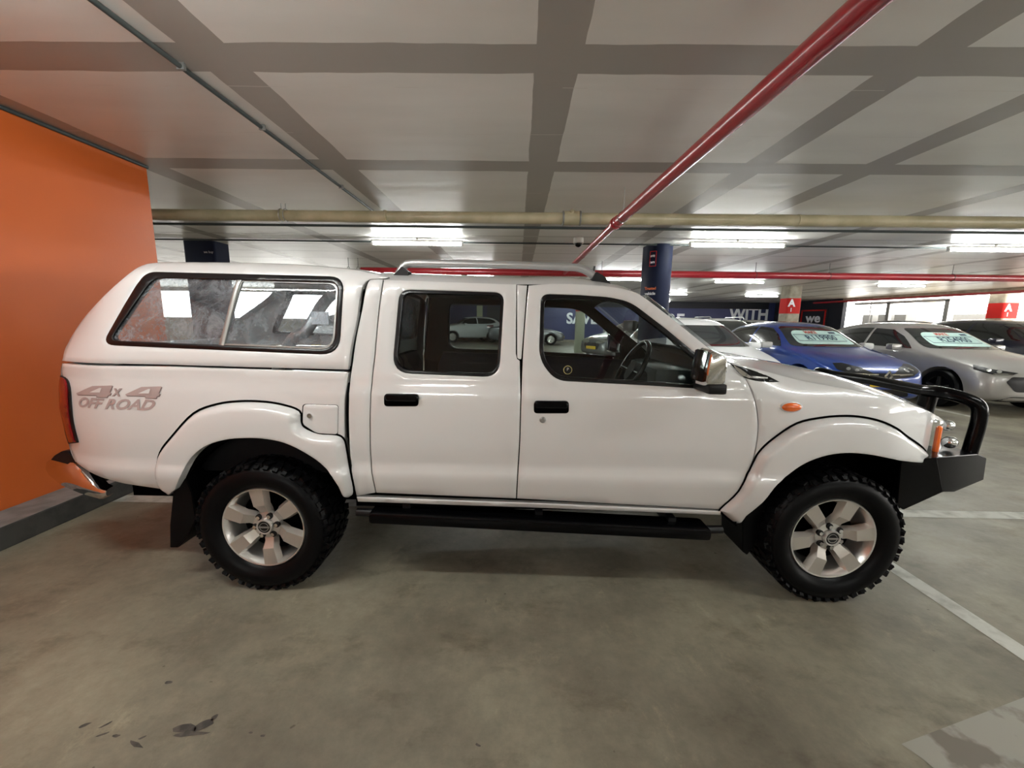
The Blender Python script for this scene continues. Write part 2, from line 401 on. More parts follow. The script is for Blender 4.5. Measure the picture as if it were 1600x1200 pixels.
def floor_material():
    m = mat('stained_concrete_floor', (.2, .18, .14), .42, spec=.4); n, l = nodes(m); b = n['Principled BSDF']
    g = n.new('ShaderNodeNewGeometry')
    def nz(sc, det=5, st=(1, 1, 1), rough=.6):
        mp = n.new('ShaderNodeMapping'); mp.inputs['Scale'].default_value = st; l.new(g.outputs['Position'], mp.inputs[0])
        t = n.new('ShaderNodeTexNoise'); t.inputs['Scale'].default_value = sc; t.inputs['Detail'].default_value = det; t.inputs['Roughness'].default_value = rough
        l.new(mp.outputs[0], t.inputs['Vector']); return t.outputs[0]
    def ramp(src, p0, c0, p1, c1):
        r = n.new('ShaderNodeValToRGB'); r.color_ramp.elements[0].position = p0; r.color_ramp.elements[1].position = p1
        r.color_ramp.elements[0].color = (*c0, 1); r.color_ramp.elements[1].color = (*c1, 1); l.new(src, r.inputs[0]); return r.outputs[0]
    def mix(f, a, b_, mode='MIX'):
        k = n.new('ShaderNodeMix'); k.data_type = 'RGBA'; k.blend_type = mode
        l.new(f, k.inputs[0]) if not isinstance(f, float) else setattr(k.inputs[0], 'default_value', f)
        l.new(a, k.inputs[6]); l.new(b_, k.inputs[7]); return k.outputs[2]
    base = ramp(nz(1.3, 6), .35, (.145, .130, .096), .66, (.29, .268, .20))
    fine = ramp(nz(14, 8, rough=.75), .3, (.80, .80, .80), .7, (1.12, 1.12, 1.12))
    c = mix(1.0, base, fine, 'MULTIPLY')
    blot = ramp(nz(2.6, 8, (1, 1.6, 1), .7), .54, (1, 1, 1), .68, (.66, .62, .58))
    c = mix(1.0, c, blot, 'MULTIPLY')
    pale = ramp(nz(4.5, 9, (1.3, .8, 1), .8), .57, (1, 1, 1), .70, (1.42, 1.40, 1.34))
    c = mix(1.0, c, pale, 'MULTIPLY')
    spots = ramp(nz(16, 2), .74, (1, 1, 1), .765, (.5, .47, .43))
    c = mix(1.0, c, spots, 'MULTIPLY')
    l.new(c, b.inputs['Base Color'])
    rr = n.new('ShaderNodeMapRange'); l.new(nz(3, 6), rr.inputs[0]); rr.inputs[3].default_value = .32; rr.inputs[4].default_value = .55; l.new(rr.outputs[0], b.inputs['Roughness'])
    bp = n.new('ShaderNodeBump'); bp.inputs['Strength'].default_value = .25; bp.inputs['Distance'].default_value = .004
    l.new(nz(30, 8), bp.inputs['Height']); l.new(bp.outputs[0], b.inputs['Normal'])
    return m
struct(box('floor', (XL, XR+12, YBK, YF+.2, -.2, 0), floor_material()))
bm = bmesh.new(); bx(bm, XL, XR+.3, YBK, 20.3, ZC, ZC+.25); bx(bm, -8.1, XR+.3, 20.3, YF+.2, ZC, ZC+.25)
struct(bmobj('ceiling', bm, ceiling_material()))
YE = onX(228, 258, XW).y
struct(box('wall_left', (XW-.2, XW, YBK, YE, 0, ZC), 'orange'))
struct(box('wall_back', (XL, XR+.3, YBK-.2, YBK, 0, ZC), 'concrete'))
struct(box('wall_far', (-7.9, XR+.2, YF, YF+.2, 0, ZC), 'navywall'))
box('wall_far_2', (-7.9, XR-.5, YF-.12, YF, 2.35, ZC), 'darkwall')['kind'] = 'structure'
struct(box('wall_side', (-8.1, -7.9, 20.0, YF+.2, 0, ZC), 'darkwall'))
struct(box('wall_left_far', (XL, -8.1, 20, 20.2, 0, 1.35), 'concrete'))
struct(box('trim_1', (XL, -8.1, 20, 20.3, 2.62, ZC), 'concrete'))
# right side: solid dark corner, then parapet with open daylight above
struct(box('wall_right', (XR, XR+.2, 22.2, YF+.2, 0, ZC), 'darkwall'))
struct(box('trim_2', (XR, XR+.25, YBK, 22.2, 0, 1.05), 'concrete'))
struct(box('trim_3', (XR-.05, XR+.25, YBK, 22.2, 2.66, ZC), 'concrete'))
bm = bmesh.new()
bx(bm, XW, XW+.27, YBK, YE, .0, .15, bev=.012)
kerb = bmobj('trim_4', bm, 'kerbtop'); struct(kerb); kerb.data.materials.append(M['kerbshade'])
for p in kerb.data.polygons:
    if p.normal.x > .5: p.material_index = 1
tubeobj('trim_5', [(XW+.012, YBK, ZC-.012), (XW+.012, YE, ZC-.012)], .014, 'conduit')['kind'] = 'structure'

# floor paint
def strip(name, pts, m, label, cat='floor marking', z=.0015, group=None):
    bm = bmesh.new(); top = [bm.verts.new((p[0], p[1], z)) for p in pts]; f = bm.faces.new(top)
    o = bmobj(name, bm, m); 
    if o.data.polygons[0].normal.z < 0: o.data.flip_normals()
    return tag(o, label, cat, group)
strip('parking_line', [(2.245, 1.46), (2.345, 1.46), (2.335, 2.93), (2.235, 2.93)], 'line', 'long white bay line running past the front wheel of the white pickup')
strip('parking_line', [(XW+.27, 2.94), (6.6, 2.94), (6.6, 3.06), (XW+.27, 3.06)], 'line', 'white line running lengthwise under the white pickup and past its bull bar')
for i, x in enumerate((4.68, 7.33, 9.98)):
    strip('parking_line', [(x-.05, 6.3), (x+.05, 6.3), (x+.05, 11), (x-.05, 11)], 'line',
          ['white bay line between the white hatchback and the blue hatchback', 'white bay line between the blue hatchback and the silver hatchback', 'white bay line between the silver hatchback and the dark navy car'][i])
worn = M['wornpatch'] = noise_mix(mat('worn_white_patch', (.5, .5, .46), .6), (.17, .15, .12), (.33, .32, .275), 5.5, detail=12, lo=.40, hi=.47)
a, b, c, d = onZ(1408, 1163, 0), onZ(1600, 1090, 0), onZ(1600, 1200, 0), onZ(1440, 1185, 0)
dr = (b-a).normalized()
strip('painted_patch', [a, a+dr*2.4, a+dr*2.4+Vector((.3, -.55, 0)), a+Vector((.18, -.55, 0)), d], 'wornpatch', 'flaking white painted patch on the floor in the bottom right corner', 'floor marking')
def scuffs(name, lst, label):
    bm = bmesh.new()
    for (u, v, w_, h_, ang) in lst:
        c = onZ(u, v, .0); k = 9; ring = []
        for i in range(k):
            t = 2*PI*i/k; rr = random.uniform(.6, 1.15)
            x, y = math.cos(t)*w_*rr, math.sin(t)*h_*rr
            ring.append(bm.verts.new((c.x+x*math.cos(ang)-y*math.sin(ang), c.y+x*math.sin(ang)+y*math.cos(ang), .0014)))
        bm.faces.new(ring)
    o = bmobj(name, bm, 'stain')
    for p in o.data.polygons:
        if p.normal.z < 0: o.data.flip_normals(); break
    return tag(o, label, 'floor stain')
scuffs('floor_scuff', [(290, 1137, .055, .018, 0), (318, 1132, .04, .02, .5), (300, 1147, .06, .01, .1), (335, 1121, .014, .012, 1)], 'dark scraped scuff on the concrete in the foreground left, widest of the floor marks')
SC_ = [(132, 1134, .018, .008, .6), (165, 1133, .022, .006, .8), (212, 1163, .035, .008, -.3), (160, 1148, .02, .006, .4), (183, 1150, .015, .006, 0), (223, 1153, .012, .005, .5)]
for q_ in SC_: scuffs('floor_scuff', [q_], 'one of the small dark scrapes scattered left of the widest floor scuff')['group'] = 'small scrapes left of the widest scuff'
scuffs('floor_scuff', [(263, 1067, .018, .010, .3)], 'single small dark chip mark on the floor above the widest scuff')
scuffs('floor_scuff', [(747, 1165, .013, .006, -.3)], 'tiny dark speck on the floor at the bottom centre')
for q_ in ((392, 1145, .008, .005, 0), (410, 1150, .01, .005, 0)): scuffs('floor_scuff', [q_], 'tiny dark speck just right of the widest floor scuff')['group'] = 'specks right of the widest scuff'

# pipes
pb = onZ(800, 340, 2.655)
def coupling(parent, p, d, r, L, m, name='coupling'):
    p = Vector(p); d = Vector(d).normalized(); return tubeobj(name, [p-d*L, p+d*L], r, m, parent, 20)
BY = pb.y
t = thing('drain_pipe', 'cream painted drain pipe running full width under the ceiling', 'pipe', (pb.x, BY, 2.655))
tubeobj('pipe_run', [(-12, BY+.12, 2.665), (20, BY-.12, 2.645)], .066, 'pipe_beige', t, 24)
for u in (440, 603, 903, 1247):
    x = onY(u, 340, BY).x; coupling(t, (x, BY, 2.655), (1, -.007, 0), .069, .012, 'pipe_beige')
x = onY(893, 340, BY).x
coupling(t, (x, BY, 2.655), (1, 0, 0), .080, .09, 'pipe_beige', 'sleeve'); coupling(t, (x-.10, BY, 2.655), (1, 0, 0), .084, .008, 'steel', 'clamp'); coupling(t, (x+.10, BY, 2.655), (1, 0, 0), .084, .008, 'steel', 'clamp')
tubeobj('sleeve_plug', [(x, BY, 2.655), (x, BY-.06, 2.73)], .028, 'pipe_beige', t)
def hanger(parent, x, y, z, r, m='steel'):
    bm = bmesh.new(); pts = [(x, y+math.sin(a)*r, z-math.cos(a)*r) for a in [i*2*PI/20 for i in range(21)]]
    tube(bm, pts, .005, 6); tube(bm, [(x, y, z+r), (x, y, ZC)], .005, 6)
    return bmobj('hanger', bm, m, parent, 40)
for u in (440, 447): hanger(t, onY(u, 335, BY).x, BY, 2.655, .072)
def hangerY(parent, x, y, z, r, m='steel'):
    bm = bmesh.new(); pts = [(x+math.sin(a)*r, y, z-math.cos(a)*r) for a in [i*2*PI/20 for i in range(21)]]
    tube(bm, pts, .004, 6); tube(bm, [(x, y, z+r), (x, y, ZC)], .004, 6)
    return bmobj('hanger', bm, m, parent, 40)
RZ = 2.50; r1 = onZ(1360, 0, RZ); r2 = onZ(963, 348, RZ); r3 = onZ(893, 408, RZ)
t = thing('sprinkler_pipe', 'thick red pipe running diagonally overhead from the upper right towards the back', 'pipe', (r2.x, r2.y, RZ))
dv = (r2-r1).normalized()
tubeobj('pipe_run', [r1-dv*6, r2], .050, 'pipe_red', t, 24)
tubeobj('pipe_run', [r2, (r2.x-.02, 9.40, RZ)], .042, 'pipe_red', t, 24)
coupling(t, r2+dv*.03, dv, .064, .03, 'pipe_red'); coupling(t, r2-dv*.09, dv, .058, .02, 'pipe_red')
hangerY(t, r2.x+.01, r2.y-.25, RZ, .055); coupling(t, (r2.x-.01, 6.9, RZ), (0, 1, 0), .046, .02, 'pipe_red')
f1 = onY(1000, 428, 9.5)
t = thing('sprinkler_pipe', 'long straight red pipe crossing the garage behind the navy column', 'pipe', (f1.x, 9.5, f1.z))
tubeobj('pipe_run', [(-3.6, 9.5, f1.z), (16.8, 9.5, f1.z)], .075, 'pipe_red', t, 20)
for u in (545, 560, 940, 1180, 1295, 1488):
    q = onY(u, 428, 9.5); hanger(t, q.x, 9.5, f1.z, .08, 'conduit')
t = thing('sprinkler_pipe', 'thin red pipe high along the top of the daylight openings', 'pipe', (16.9, 14, 2.55))
tubeobj('pipe_run', [(17.0, 8, 2.62), (17.0, 24, 2.62)], .05, 'pipe_red', t)
c1 = onZ(140, 0, ZC-.02)
t = thing('conduit', 'dark steel conduit fixed along the ceiling near the orange wall', 'conduit', (c1.x, 3.5, ZC-.02))
tubeobj('pipe_run', [(c1.x+.02, -4, ZC-.018), (c1.x, 5.6, ZC-.018)], .0135, 'conduit', t)
for y in (2.4, 3.1, 4.4): box('clip', (c1.x-.012, c1.x+.03, y-.008, y+.008, ZC-.034, ZC), 'steel', t)
t = thing('conduit', 'dark cable conduit along the ceiling behind the cream pipe', 'conduit', (4, 6.15, ZC-.03))
tubeobj('pipe_run', [(-7, 6.15, ZC-.025), (16, 6.15, ZC-.025)], .018, 'conduit', t)
t = thing('conduit', 'second dark conduit at the level of the nearest row of tube lights', 'conduit', (4, 7.15, ZC-.02))
tubeobj('pipe_run', [(-7, 7.4, ZC-.02), (16, 7.4, ZC-.02)], .014, 'conduit', t)

# fluorescent tube lights
def light(cx, cy, L, label, rz=0, group=None):
    t = thing('tube_light', label, 'ceiling light', (cx, cy, ZC-.09), rz, group)
    bm = bmesh.new(); bx(bm, -L/2-.04, L/2+.04, -.028, .028, .024, .055, bev=.006)
    bx(bm, -L/2-.04, -L/2-.01, -.02, .02, -.03, .02); bx(bm, L/2+.01, L/2+.04, -.02, .02, -.03, .02)
    bmobj('housing', bm, 'fixture', t, 40, world=False)
    bm = bmesh.new(); tube(bm, [(-L/2, 0, -.006), (L/2, 0, -.006)], .022, 14); bmobj('tube', bm, 'tube', t, 40, world=False)
    bm = bmesh.new(); tube(bm, [(.0, 0, .05), (0, 0, .09)], .018, 10); bmobj('stem', bm, 'fixture', t, 40, world=False)
    return t
seen = [((583, 722, 381), 'long tube light glowing above the canopy of the white pickup, left of the roof rail'),
        ((1082, 1223, 384), 'tube light just right of the navy column, in the nearest row'),
        ((1485, 1626, 391), 'tube light at the right edge of the photo above the silver hatchback'),
        ((1122, 1188, 441), 'tube light under the far red pipe, left of the left red-banded concrete column'),
        ((1376, 1441, 447), 'tube light above the daylight openings, right of the dark corner'),
        ((1165, 1215, 463), 'small far tube light directly above the word WITH'),
        ((945, 997, 437), 'tube light seen just left of the navy column under the far red pipe'),
        ((1030, 1065, 460), 'small far tube light just right of the navy column over the wall lettering'),
        ((701, 760, 430), 'tube light glimpsed through the gap under the silver roof rail')]
for (u0, u1, v), lab in seen:
    p0, p1 = onZ(u0, v, ZC-.096), onZ(u1, v, ZC-.096); light((p0.x+p1.x)/2, (p0.y+p1.y)/2, 1.48, lab)
for (cx, cy, lab) in ((-1.75, .95, 'tube light directly over the canopy end of the white pickup'), (3.4, .95, 'tube light directly over the bonnet end of the white pickup'), (8.8, .95, 'tube light overhead right of the white pickup'),
                (-1.75, -4.4, 'tube light behind the viewer, nearest the orange wall'), (3.4, -4.4, 'tube light behind the viewer, middle'), (8.6, -4.4, 'tube light behind the viewer, right side'),
                (-8.4, 7.2, 'tube light behind the orange wall corner'), (-7.5, 13.1, 'tube light far behind the orange wall'), (-1.8, 20.3, 'added tube light at the back, hidden by the pickup cab, brightening the far area'), (3.4, 20.3, 'added tube light at the back by the pale round column, brightening the far area'), (3.4, 25.6, 'added tube light close to the far wall, brightening it near the word SAVE'), (8.6, 25.6, 'added tube light brightening the far wall, hidden behind the navy column'), (-1.7, -6.2, 'added fill tube light far behind the viewer on the left'), (5.5, -6.2, 'added fill tube light far behind the viewer on the right'), (12.6, 7.3, 'tube light above the dark navy car')):  # back tubes added to brighten the far wall; farthest rear pair added for fill
    light(cx, cy, 1.48, lab)
q = onZ(1215, 462, ZC-.06)
# cctv dome
q = onZ(904, 373, ZC-.01)
t = thing('security_camera', 'small white dome security camera on the ceiling left of the red pipe', 'camera', (q.x, q.y, ZC))
bm = bmesh.new(); tube(bm, [(q.x, q.y, ZC), (q.x, q.y, ZC-.085)], .085, 20); bmobj('housing', bm, 'camwhite', t, 40)
bm = bmesh.new(); r = bmesh.ops.create_uvsphere(bm, u_segments=16, v_segments=10, radius=.06); bmesh.ops.translate(bm, vec=(q.x, q.y, ZC-.085), verts=r['verts']); bmobj('dome', bm, 'blackgloss', t, 80)

# text helper: lettering mesh, centred, facing -y; then rotate rz about z
def text(name, s, size, loc, m, parent=None, rz=0, depth=.004, bold=.0, shear=0, xs=1.0, rx=0, world=True, group=None, mtx=None):
    cu = bpy.data.curves.new(name, 'FONT'); cu.body = s; cu.size = size; cu.extrude = depth; cu.offset = bold; cu.shear = shear
    cu.align_x = 'CENTER'; cu.align_y = 'CENTER'; cu.resolution_u = 3
    o = bpy.data.objects.new('tmp', cu); C.objects.link(o); bpy.context.view_layer.update()
    me = bpy.data.meshes.new_from_object(o); bpy.data.objects.remove(o)
    me.materials.clear()
    if mtx is None: mtx = Matrix.Translation(loc) @ Matrix.Rotation(rz, 4, 'Z') @ Matrix.Rotation(PI/2+rx, 4, 'X')
    me.transform(mtx @ Matrix.Diagonal((xs, 1, 1, 1)))
    return link(name, me, m, parent, world)
# far wall lettering
for wd, u0, u1, v0, v1 in (('SAVE', 885, 934, 489, 506), ('MORE', 1001, 1070, 490, 509), ('WITH', 1138, 1201, 481, 501)):
    a, b = onY(u0, v1, YF-.03), onY(u1, v0, YF-.03)
    h = b.z-a.z
    o = text('wall_word', wd, 1.0, (0, 0, 0), 'letter', depth=.01, bold=.03)
    o.data.transform(Matrix.Diagonal(((b.x-a.x)/o.dimensions.x if o.dimensions.x else 1, 1, 1, 1)))
    zs = [v.co.z for v in o.data.vertices]; xs_ = [v.co.x for v in o.data.vertices]
    sx = (b.x-a.x)/(max(xs_)-min(xs_)); sz = h/(max(zs)-min(zs))
    o.data.transform(Matrix.Diagonal((sx, 1, sz, 1)))
    zs = [v.co.z*1 for v in o.data.vertices]; xs_ = [v.co.x for v in o.data.vertices]
    o.location = ((a.x+b.x)/2-(max(xs_)+min(xs_))/2, YF-.02, (a.z+b.z)/2-(max(zs)+min(zs))/2)
    tag(o, 'big white word %s painted on the far navy wall' % wd, 'lettering')
t = thing('wall_sign', 'small dark sign with a red outline and the grey word we in the far corner', 'sign', (XR-.05, 24.2, 1.9))
box('sign_board', (XR-.04, XR, 23.2, 25.4, 1.1, 2.30), 'darkwall', t)
bm = bmesh.new(); bx(bm, XR-.06, XR-.04, 23.3, 25.3, 2.17, 2.24); bx(bm, XR-.06, XR-.04, 23.3, 23.4, 1.2, 2.24); bx(bm, XR-.06, XR-.04, 25.2, 25.3, 1.2, 2.24)
bmobj('outline', bm, 'redpaint', t)
text('lettering', 'we', .72, (XR-.06, 24.25, 1.75), 'letter', t, rz=-PI/2, bold=.02, xs=1.35)
# roller shutter and lit doorway on the far wall (seen through the rear door glass)
a, b = onY(745, 512, YF-.05), onY(754, 472, YF-.05)
struct(box('door_1', (a.x, b.x, YF-.06, YF, .0, b.z), mat('lit_doorway', (.6, .62, .42), .6)))
bm = bmesh.new()
for k in range(22): bx(bm, b.x+.3, b.x+3.2, YF-.07, YF-.01, .1+k*.1, .19+k*.1)
struct(bmobj('door_2', bm, mat('roller_shutter_slats', (.02, .026, .035), .5)))
struct(box('baseboard_far', (-7.9, XR, YF-.5, YF, 0, .14), 'concrete'))

# columns
def column(name, label, cx, cy, w_, d_, m, cat='column', bev=.04):
    t = thing(name, label, cat, (cx, cy, 0))
    bm = bmesh.new(); bx(bm, cx-w_/2, cx+w_/2, cy-d_/2, cy+d_/2, 0, ZC)
    es = [e for e in bm.edges if abs(e.verts[0].co.z-e.verts[1].co.z) > 1]
    bmesh.ops.bevel(bm, geom=es, offset=bev, segments=8, affect='EDGES', profile=.5)
    bmobj('shaft', bm, m, t, 40); return t
q = onZ(1034, 382, ZC)
cx, cy = q.x, q.y+.2
t = column('column', 'navy painted rounded column with small stickers, right of the pickup roof rail', cx, cy, .46, .62, 'navy', bev=.22)
# stickers on the left front of the column
def coltext(s, u, v, size, m, name='sticker'):
    p = onY(u, v, cy-.24); return text(name, s, size, (cx-.175, cy-.275, p.z), m, t, rz=-.75, bold=.002, depth=.001)
coltext('Trusted', 1014, 451, .065, 'orangetext', 'lettering'); coltext('vehicle', 1014, 459, .07, 'letter', 'lettering')
bm = bmesh.new(); pz = onY(1018, 405, cy-.24).z
for (a0, a1, b0, b1) in ((-.055, .055, .12, .13), (-.055, .055, -.13, -.12), (-.06, -.05, -.13, .13), (.05, .06, -.13, .13)): bx(bm, a0, a1, -.004, .0, b0, b1)
o = bmobj('sticker', bm, 'redpaint', None); o.data.transform(Matrix.Translation((cx-.165, cy-.29, pz)) @ Matrix.Rotation(-.72, 4, 'Z')); o.data.transform(Matrix.Translation(-wloc(t))); o.parent = t
coltext('we', 1019, 400, .08, 'letter', 'lettering'); coltext('cars', 1017, 410, .06, 'letter', 'lettering')
q = onZ(311, 376, ZC)
t = column('column', 'navy painted column standing behind the canopy by the orange wall corner', q.x-.02, q.y+.2, .58, .42, 'navy', bev=.05)
p = onY(333, 394, q.y-.06); text('lettering', 'we buy', .06, (q.x+.2, q.y-.065, p.z+.0), 'greyletter', t, depth=.002)
def banded(label, u, v, w_, z0, z1, group=None, dist=None):
    q = onZ(u, v, ZC); 
    t = column('column', label, q.x, q.y+w_/2, w_, w_, 'concrete', bev=.08)
    bm = bmesh.new(); bx(bm, q.x-w_/2-.004, q.x+w_/2+.004, q.y-.004, q.y+w_+.004, z0, z1)
    es = [e for e in bm.edges if abs(e.verts[0].co.z-e.verts[1].co.z) > .1]
    bmesh.ops.bevel(bm, geom=es, offset=.08, segments=6, affect='EDGES', profile=.5)
    bmobj('red_band', bm, 'redpaint', t, 40)
    text('letter', 'A', .36, (q.x-.13*w_/.6, q.y-.008, (z0+z1)/2+.09), 'letter', t, bold=.012); text('numeral', '1', .2, (q.x-.13*w_/.6, q.y-.008, (z0+z1)/2-.15), 'letter', t, bold=.002)
    return t
banded('concrete column with a red band marked A 1, behind the blue hatchback roof', 1245, 446.5, .50, 1.80, 2.35)
banded('concrete column with a red band marked A 1, at the far right before the daylight', 1587, 452, .58, 1.74, 2.30)
t = column('column', 'slim pale round column with a red top seen through the driver window', 2.81, 18.6, .43, .43, mat('pale_column_paint', (.42, .44, .34), .6), bev=.21)
tubeobj('red_band', [(2.81, 18.6, 1.85), (2.81, 18.6, 2.5)], .219, 'redpaint', t, 24)
# outside the right openings
for i, (x, y, r) in enumerate(((21.5, 21.9, .3), (22, 17.6, .35))):
    o = tubeobj('outside_column', [(x, y, 0), (x, y, ZC)], r, 'stucco', None, 20)
    tag(o, ['cream round column outside the openings, left of the steel frame', 'cream round column outside the openings, right of the steel frame'][i], 'column')
t = thing('steel_frame', 'grey steel gantry frame standing in the daylight opening', 'frame', (17.9, 18.5, 0))
for y in (20.1, 17.4): box('post', (17.8, 17.95, y-.09, y+.09, 0, 2.5), 'steel', t)
box('beam', (17.8, 17.95, 17.3, 22.1, 2.44, 2.56), 'steel', t)
for i, y in enumerate((21.9, 20.95, 20.05)):
    o = box('electrical_cabinet', (18.4, 18.9, y-.3, y+.3, 0, 1.95), 'outgrey'); tag(o, ['leftmost of the three grey boxes outside the daylight openings', 'middle of the three grey boxes outside the daylight openings', 'rightmost of the three grey boxes outside the daylight openings'][i], 'box')
tag(box('electrical_cabinet', (19.6, 20.2, 17.2, 18.8, 0, 1.95), 'outgrey'), 'wide grey box outside, between the steel frame and the red-banded column', 'box')
tag(tubeobj('outside_pole', [(18.0, 21.3, 0), (18.0, 21.3, 2.6)], .03, 'steel'), 'thin vertical pole in the leftmost daylight opening', 'pole')
#CARS
#TRUCK
# ------------------------------------------------------------------ PICKUP
tr = thing('pickup_truck', 'white double cab pickup with canopy, roof rails and black bull bar parked side-on', 'pickup truck', (.15, YC, 0))
def hub(u, v): return onY(u, v, 1.965)
HR = hub(412, 827); HF = hub(1301, 848)
HR.z = HF.z = .352
# outlines in photo pixels
WIN_C = fillet([(226, 424, 18), (537, 432, 22), (530, 555, 30), (157, 539, 22)])
WIN_Ci = fillet([(238, 434, 14), (529, 441, 16), (522, 547, 24), (170, 532, 14)])
WIN_R = fillet([(624, 452, 18), (788, 457, 16), (780, 590, 26), (612, 583, 30)])
WIN_Ri = fillet([(630, 458, 14), (783, 462, 12), (776, 585, 22), (618, 578, 26)])
WIN_F = fillet([(845, 459, 14), (905, 461, 0), (950, 464, 10), (985, 471, 18), (1040, 513, 0), (1105, 567, 8), (1098, 608, 6), (1020, 603, 0), (868, 595, 18), (842, 562, 26)])
WIN_Fi = fillet([(851, 467, 10), (905, 468, 0), (948, 470, 10), (980, 477, 18), (1036, 520, 0), (1098, 572, 6), (1093, 602, 4), (1020, 597, 0), (872, 589, 16), (849, 560, 22)])
BL = [(587, 770), (580, 730), (578, 660), (580, 607), (586, 550), (592, 485), (599, 437)]           # rear door, rear edge upwards
MID = [(825, 446), (820, 502), (816, 563), (814, 620), (812, 690), (809, 740), (807, 779)]             # between the doors downwards
TOPR = [(650, 438), (700, 440), (760, 442)]
FE = [(1141, 567), (1164, 590), (1175, 612), (1182, 635), (1185, 665), (1182, 697), (1172, 735), (1150, 776), (1125, 796)]
g = .9
def sh(l, dx): return [(a+dx, b) for a, b in l]
QL = [(557, 775), (549, 735), (545, 665), (546, 607), (551, 567), (557, 525), (566, 483), (571, 455), (579, 436)]
qo = sh(QL, 0)+[(599-g, 436)]+[(a-g, b) for a, b in BL[::-1][1:]]
o, _ = panel('rear_quarter_panel', sp(*QL, (598, 436), n=3)[:-1]+sp(*[(a-g, b) for a, b in BL[::-1]], n=3), 'white', tr, thick=.012)
rd = sp(*[(a+g, b) for a, b in BL], n=3)+v2([(650, 438.5), (720, 441), (790, 443.5), (807, 444), (806, 500), (806, 553)])+v2([(808, 561), (812, 564)])+sp(*[(a-g, b) for a, b in MID[3:]], n=3)
door, doorm = panel('rear_door', rd, 'white', tr, holes=[WIN_R], thick=.014)
fd = sp(*[(a+g, b) for a, b in MID[::-1]], n=3)+sp((860, 443), (900, 443.5), (955, 448), (990, 456), (1008, 466), (1040, 490), (1100, 538), (1137, 566), n=4)[0:]+sp(*[(a-g, b) for a, b in FE], n=4)
fdoor, fdoorm = panel('front_door', fd, 'white', tr, holes=[WIN_F], thick=.014)
panel('door_pillar_trim', fillet([(808, 445), (823.5, 446), (814.5, 562, 3), (808, 560, 4)]), 'white', tr, off=.004, thick=.01)
# black body frame behind the shut lines
fr_out = v2([(560, 772), (552, 700), (550, 600), (570, 500), (583, 440), (650, 440), (900, 446), (985, 458), (1010, 470), (1040, 493), (1138, 566), (1170, 592), (1182, 620), (1191, 660), (1187, 697), (1176, 738), (1134, 797), (850, 782)])
panel('cab_frame', fr_out, 'matte', tr, holes=[WIN_Ri, WIN_Fi], off=.018, thick=.03)
panel('door_trim', v2([(600, 760), (596, 620), (612, 584), (780, 591), (868, 594), (1100, 607), (1160, 600), (1170, 700), (1120, 780)]), 'navytrim', tr, off=.075, thick=.02)
for nm, o_, i_, gl in (('rear_window', WIN_R, WIN_Ri, 'tint'), ('front_window', WIN_F, WIN_Fi, 'glass')):
    a, b = panel(nm+'_seal', o_, 'seal', tr, holes=[i_], thick=.02, ring=.003, off=.001, grid=.02)
    panel(nm, i_, gl, a, thick=0, ring=0, off=.010, grid=.06, drop=0, mpar=b)
# sill
panel('sill', v2([(557, 776.5), (700, 782), (850, 787), (1000, 793.5), (1127, 799), (1126, 805), (1000, 800), (850, 794), (700, 789), (559, 784)]), 'white', tr, off=-.004, thick=.03)
# canopy
ca = sp((97, 564), (100, 549), (106, 536), (129, 499), (164, 460), (199, 429), (219, 416), (242, 410.5), (305, 409.5), (410, 411), (480, 414.5), (550, 421), (585, 428), (606, 432.5), n=4)+sp((604, 434.5), (590, 435.5), (577, 437), (568, 444), (563, 458), (560, 478), (557, 500), (548, 542), (543.5, 577.5), n=4)+v2([(400, 574), (250, 569.5)])
WFo = fillet([(214, 426, 10), (537, 432, 22), (530, 555, 30), (141, 538, 16), (150, 520, 0)]); WFi = fillet([(220, 434, 8), (529, 441, 16), (522, 547, 24), (150, 532, 12), (157, 520, 0)])
can, _ = panel('canopy_side', ca, 'white', tr, surf='can', holes=[WIN_C], thick=.03, off=.002, mir=False)
_o, canm = panel('canopy_side', ca, 'white', tr, surf='can', holes=[WFo], thick=.03, off=.002); bpy.data.objects.remove(_o)
panel('canopy_window_seal', WIN_C, 'seal', can, surf='can', holes=[WIN_Ci], thick=.03, ring=.004, off=0, grid=.02, mir=False)
_o, _m = panel('canopy_window_seal', WFo, 'seal', can, surf='can', holes=[WFi], thick=.03, ring=.004, off=0, grid=.02, mpar=canm); bpy.data.objects.remove(_o)
div = v2([(370, 436), (377, 436.5), (349, 541), (341, 540)])
panel('window_divider', div, 'steel', can, surf='can', off=.003, thick=.012, mpar=canm)
panel('sliding_pane', v2([(238, 434), (374, 437), (344, 540), (170, 532)]), 'dusty', can, surf='can', off=.012, thick=0, ring=0, drop=0, mir=False)
_o, _m = panel('sliding_pane', v2([(220, 434), (374, 437), (344, 540), (150, 532)]), 'dusty', can, surf='can', off=.012, thick=0, ring=0, drop=0, mpar=canm); bpy.data.objects.remove(_o)
panel('fixed_pane', v2([(374, 437), (529, 441), (522, 547), (344, 540)]), 'dusty', can, surf='can', off=.016, thick=0, ring=0, drop=0, mpar=canm)
panel('pane_frame', fillet([(375, 437), (529, 441, 16), (522, 547, 24), (346, 539)]), 'steel', can, surf='can', holes=[fillet([(379, 440), (525.5, 444, 14), (519, 543.5, 22), (351, 536.5)])], off=.010, thick=.008, ring=.001, grid=.02, mpar=canm)
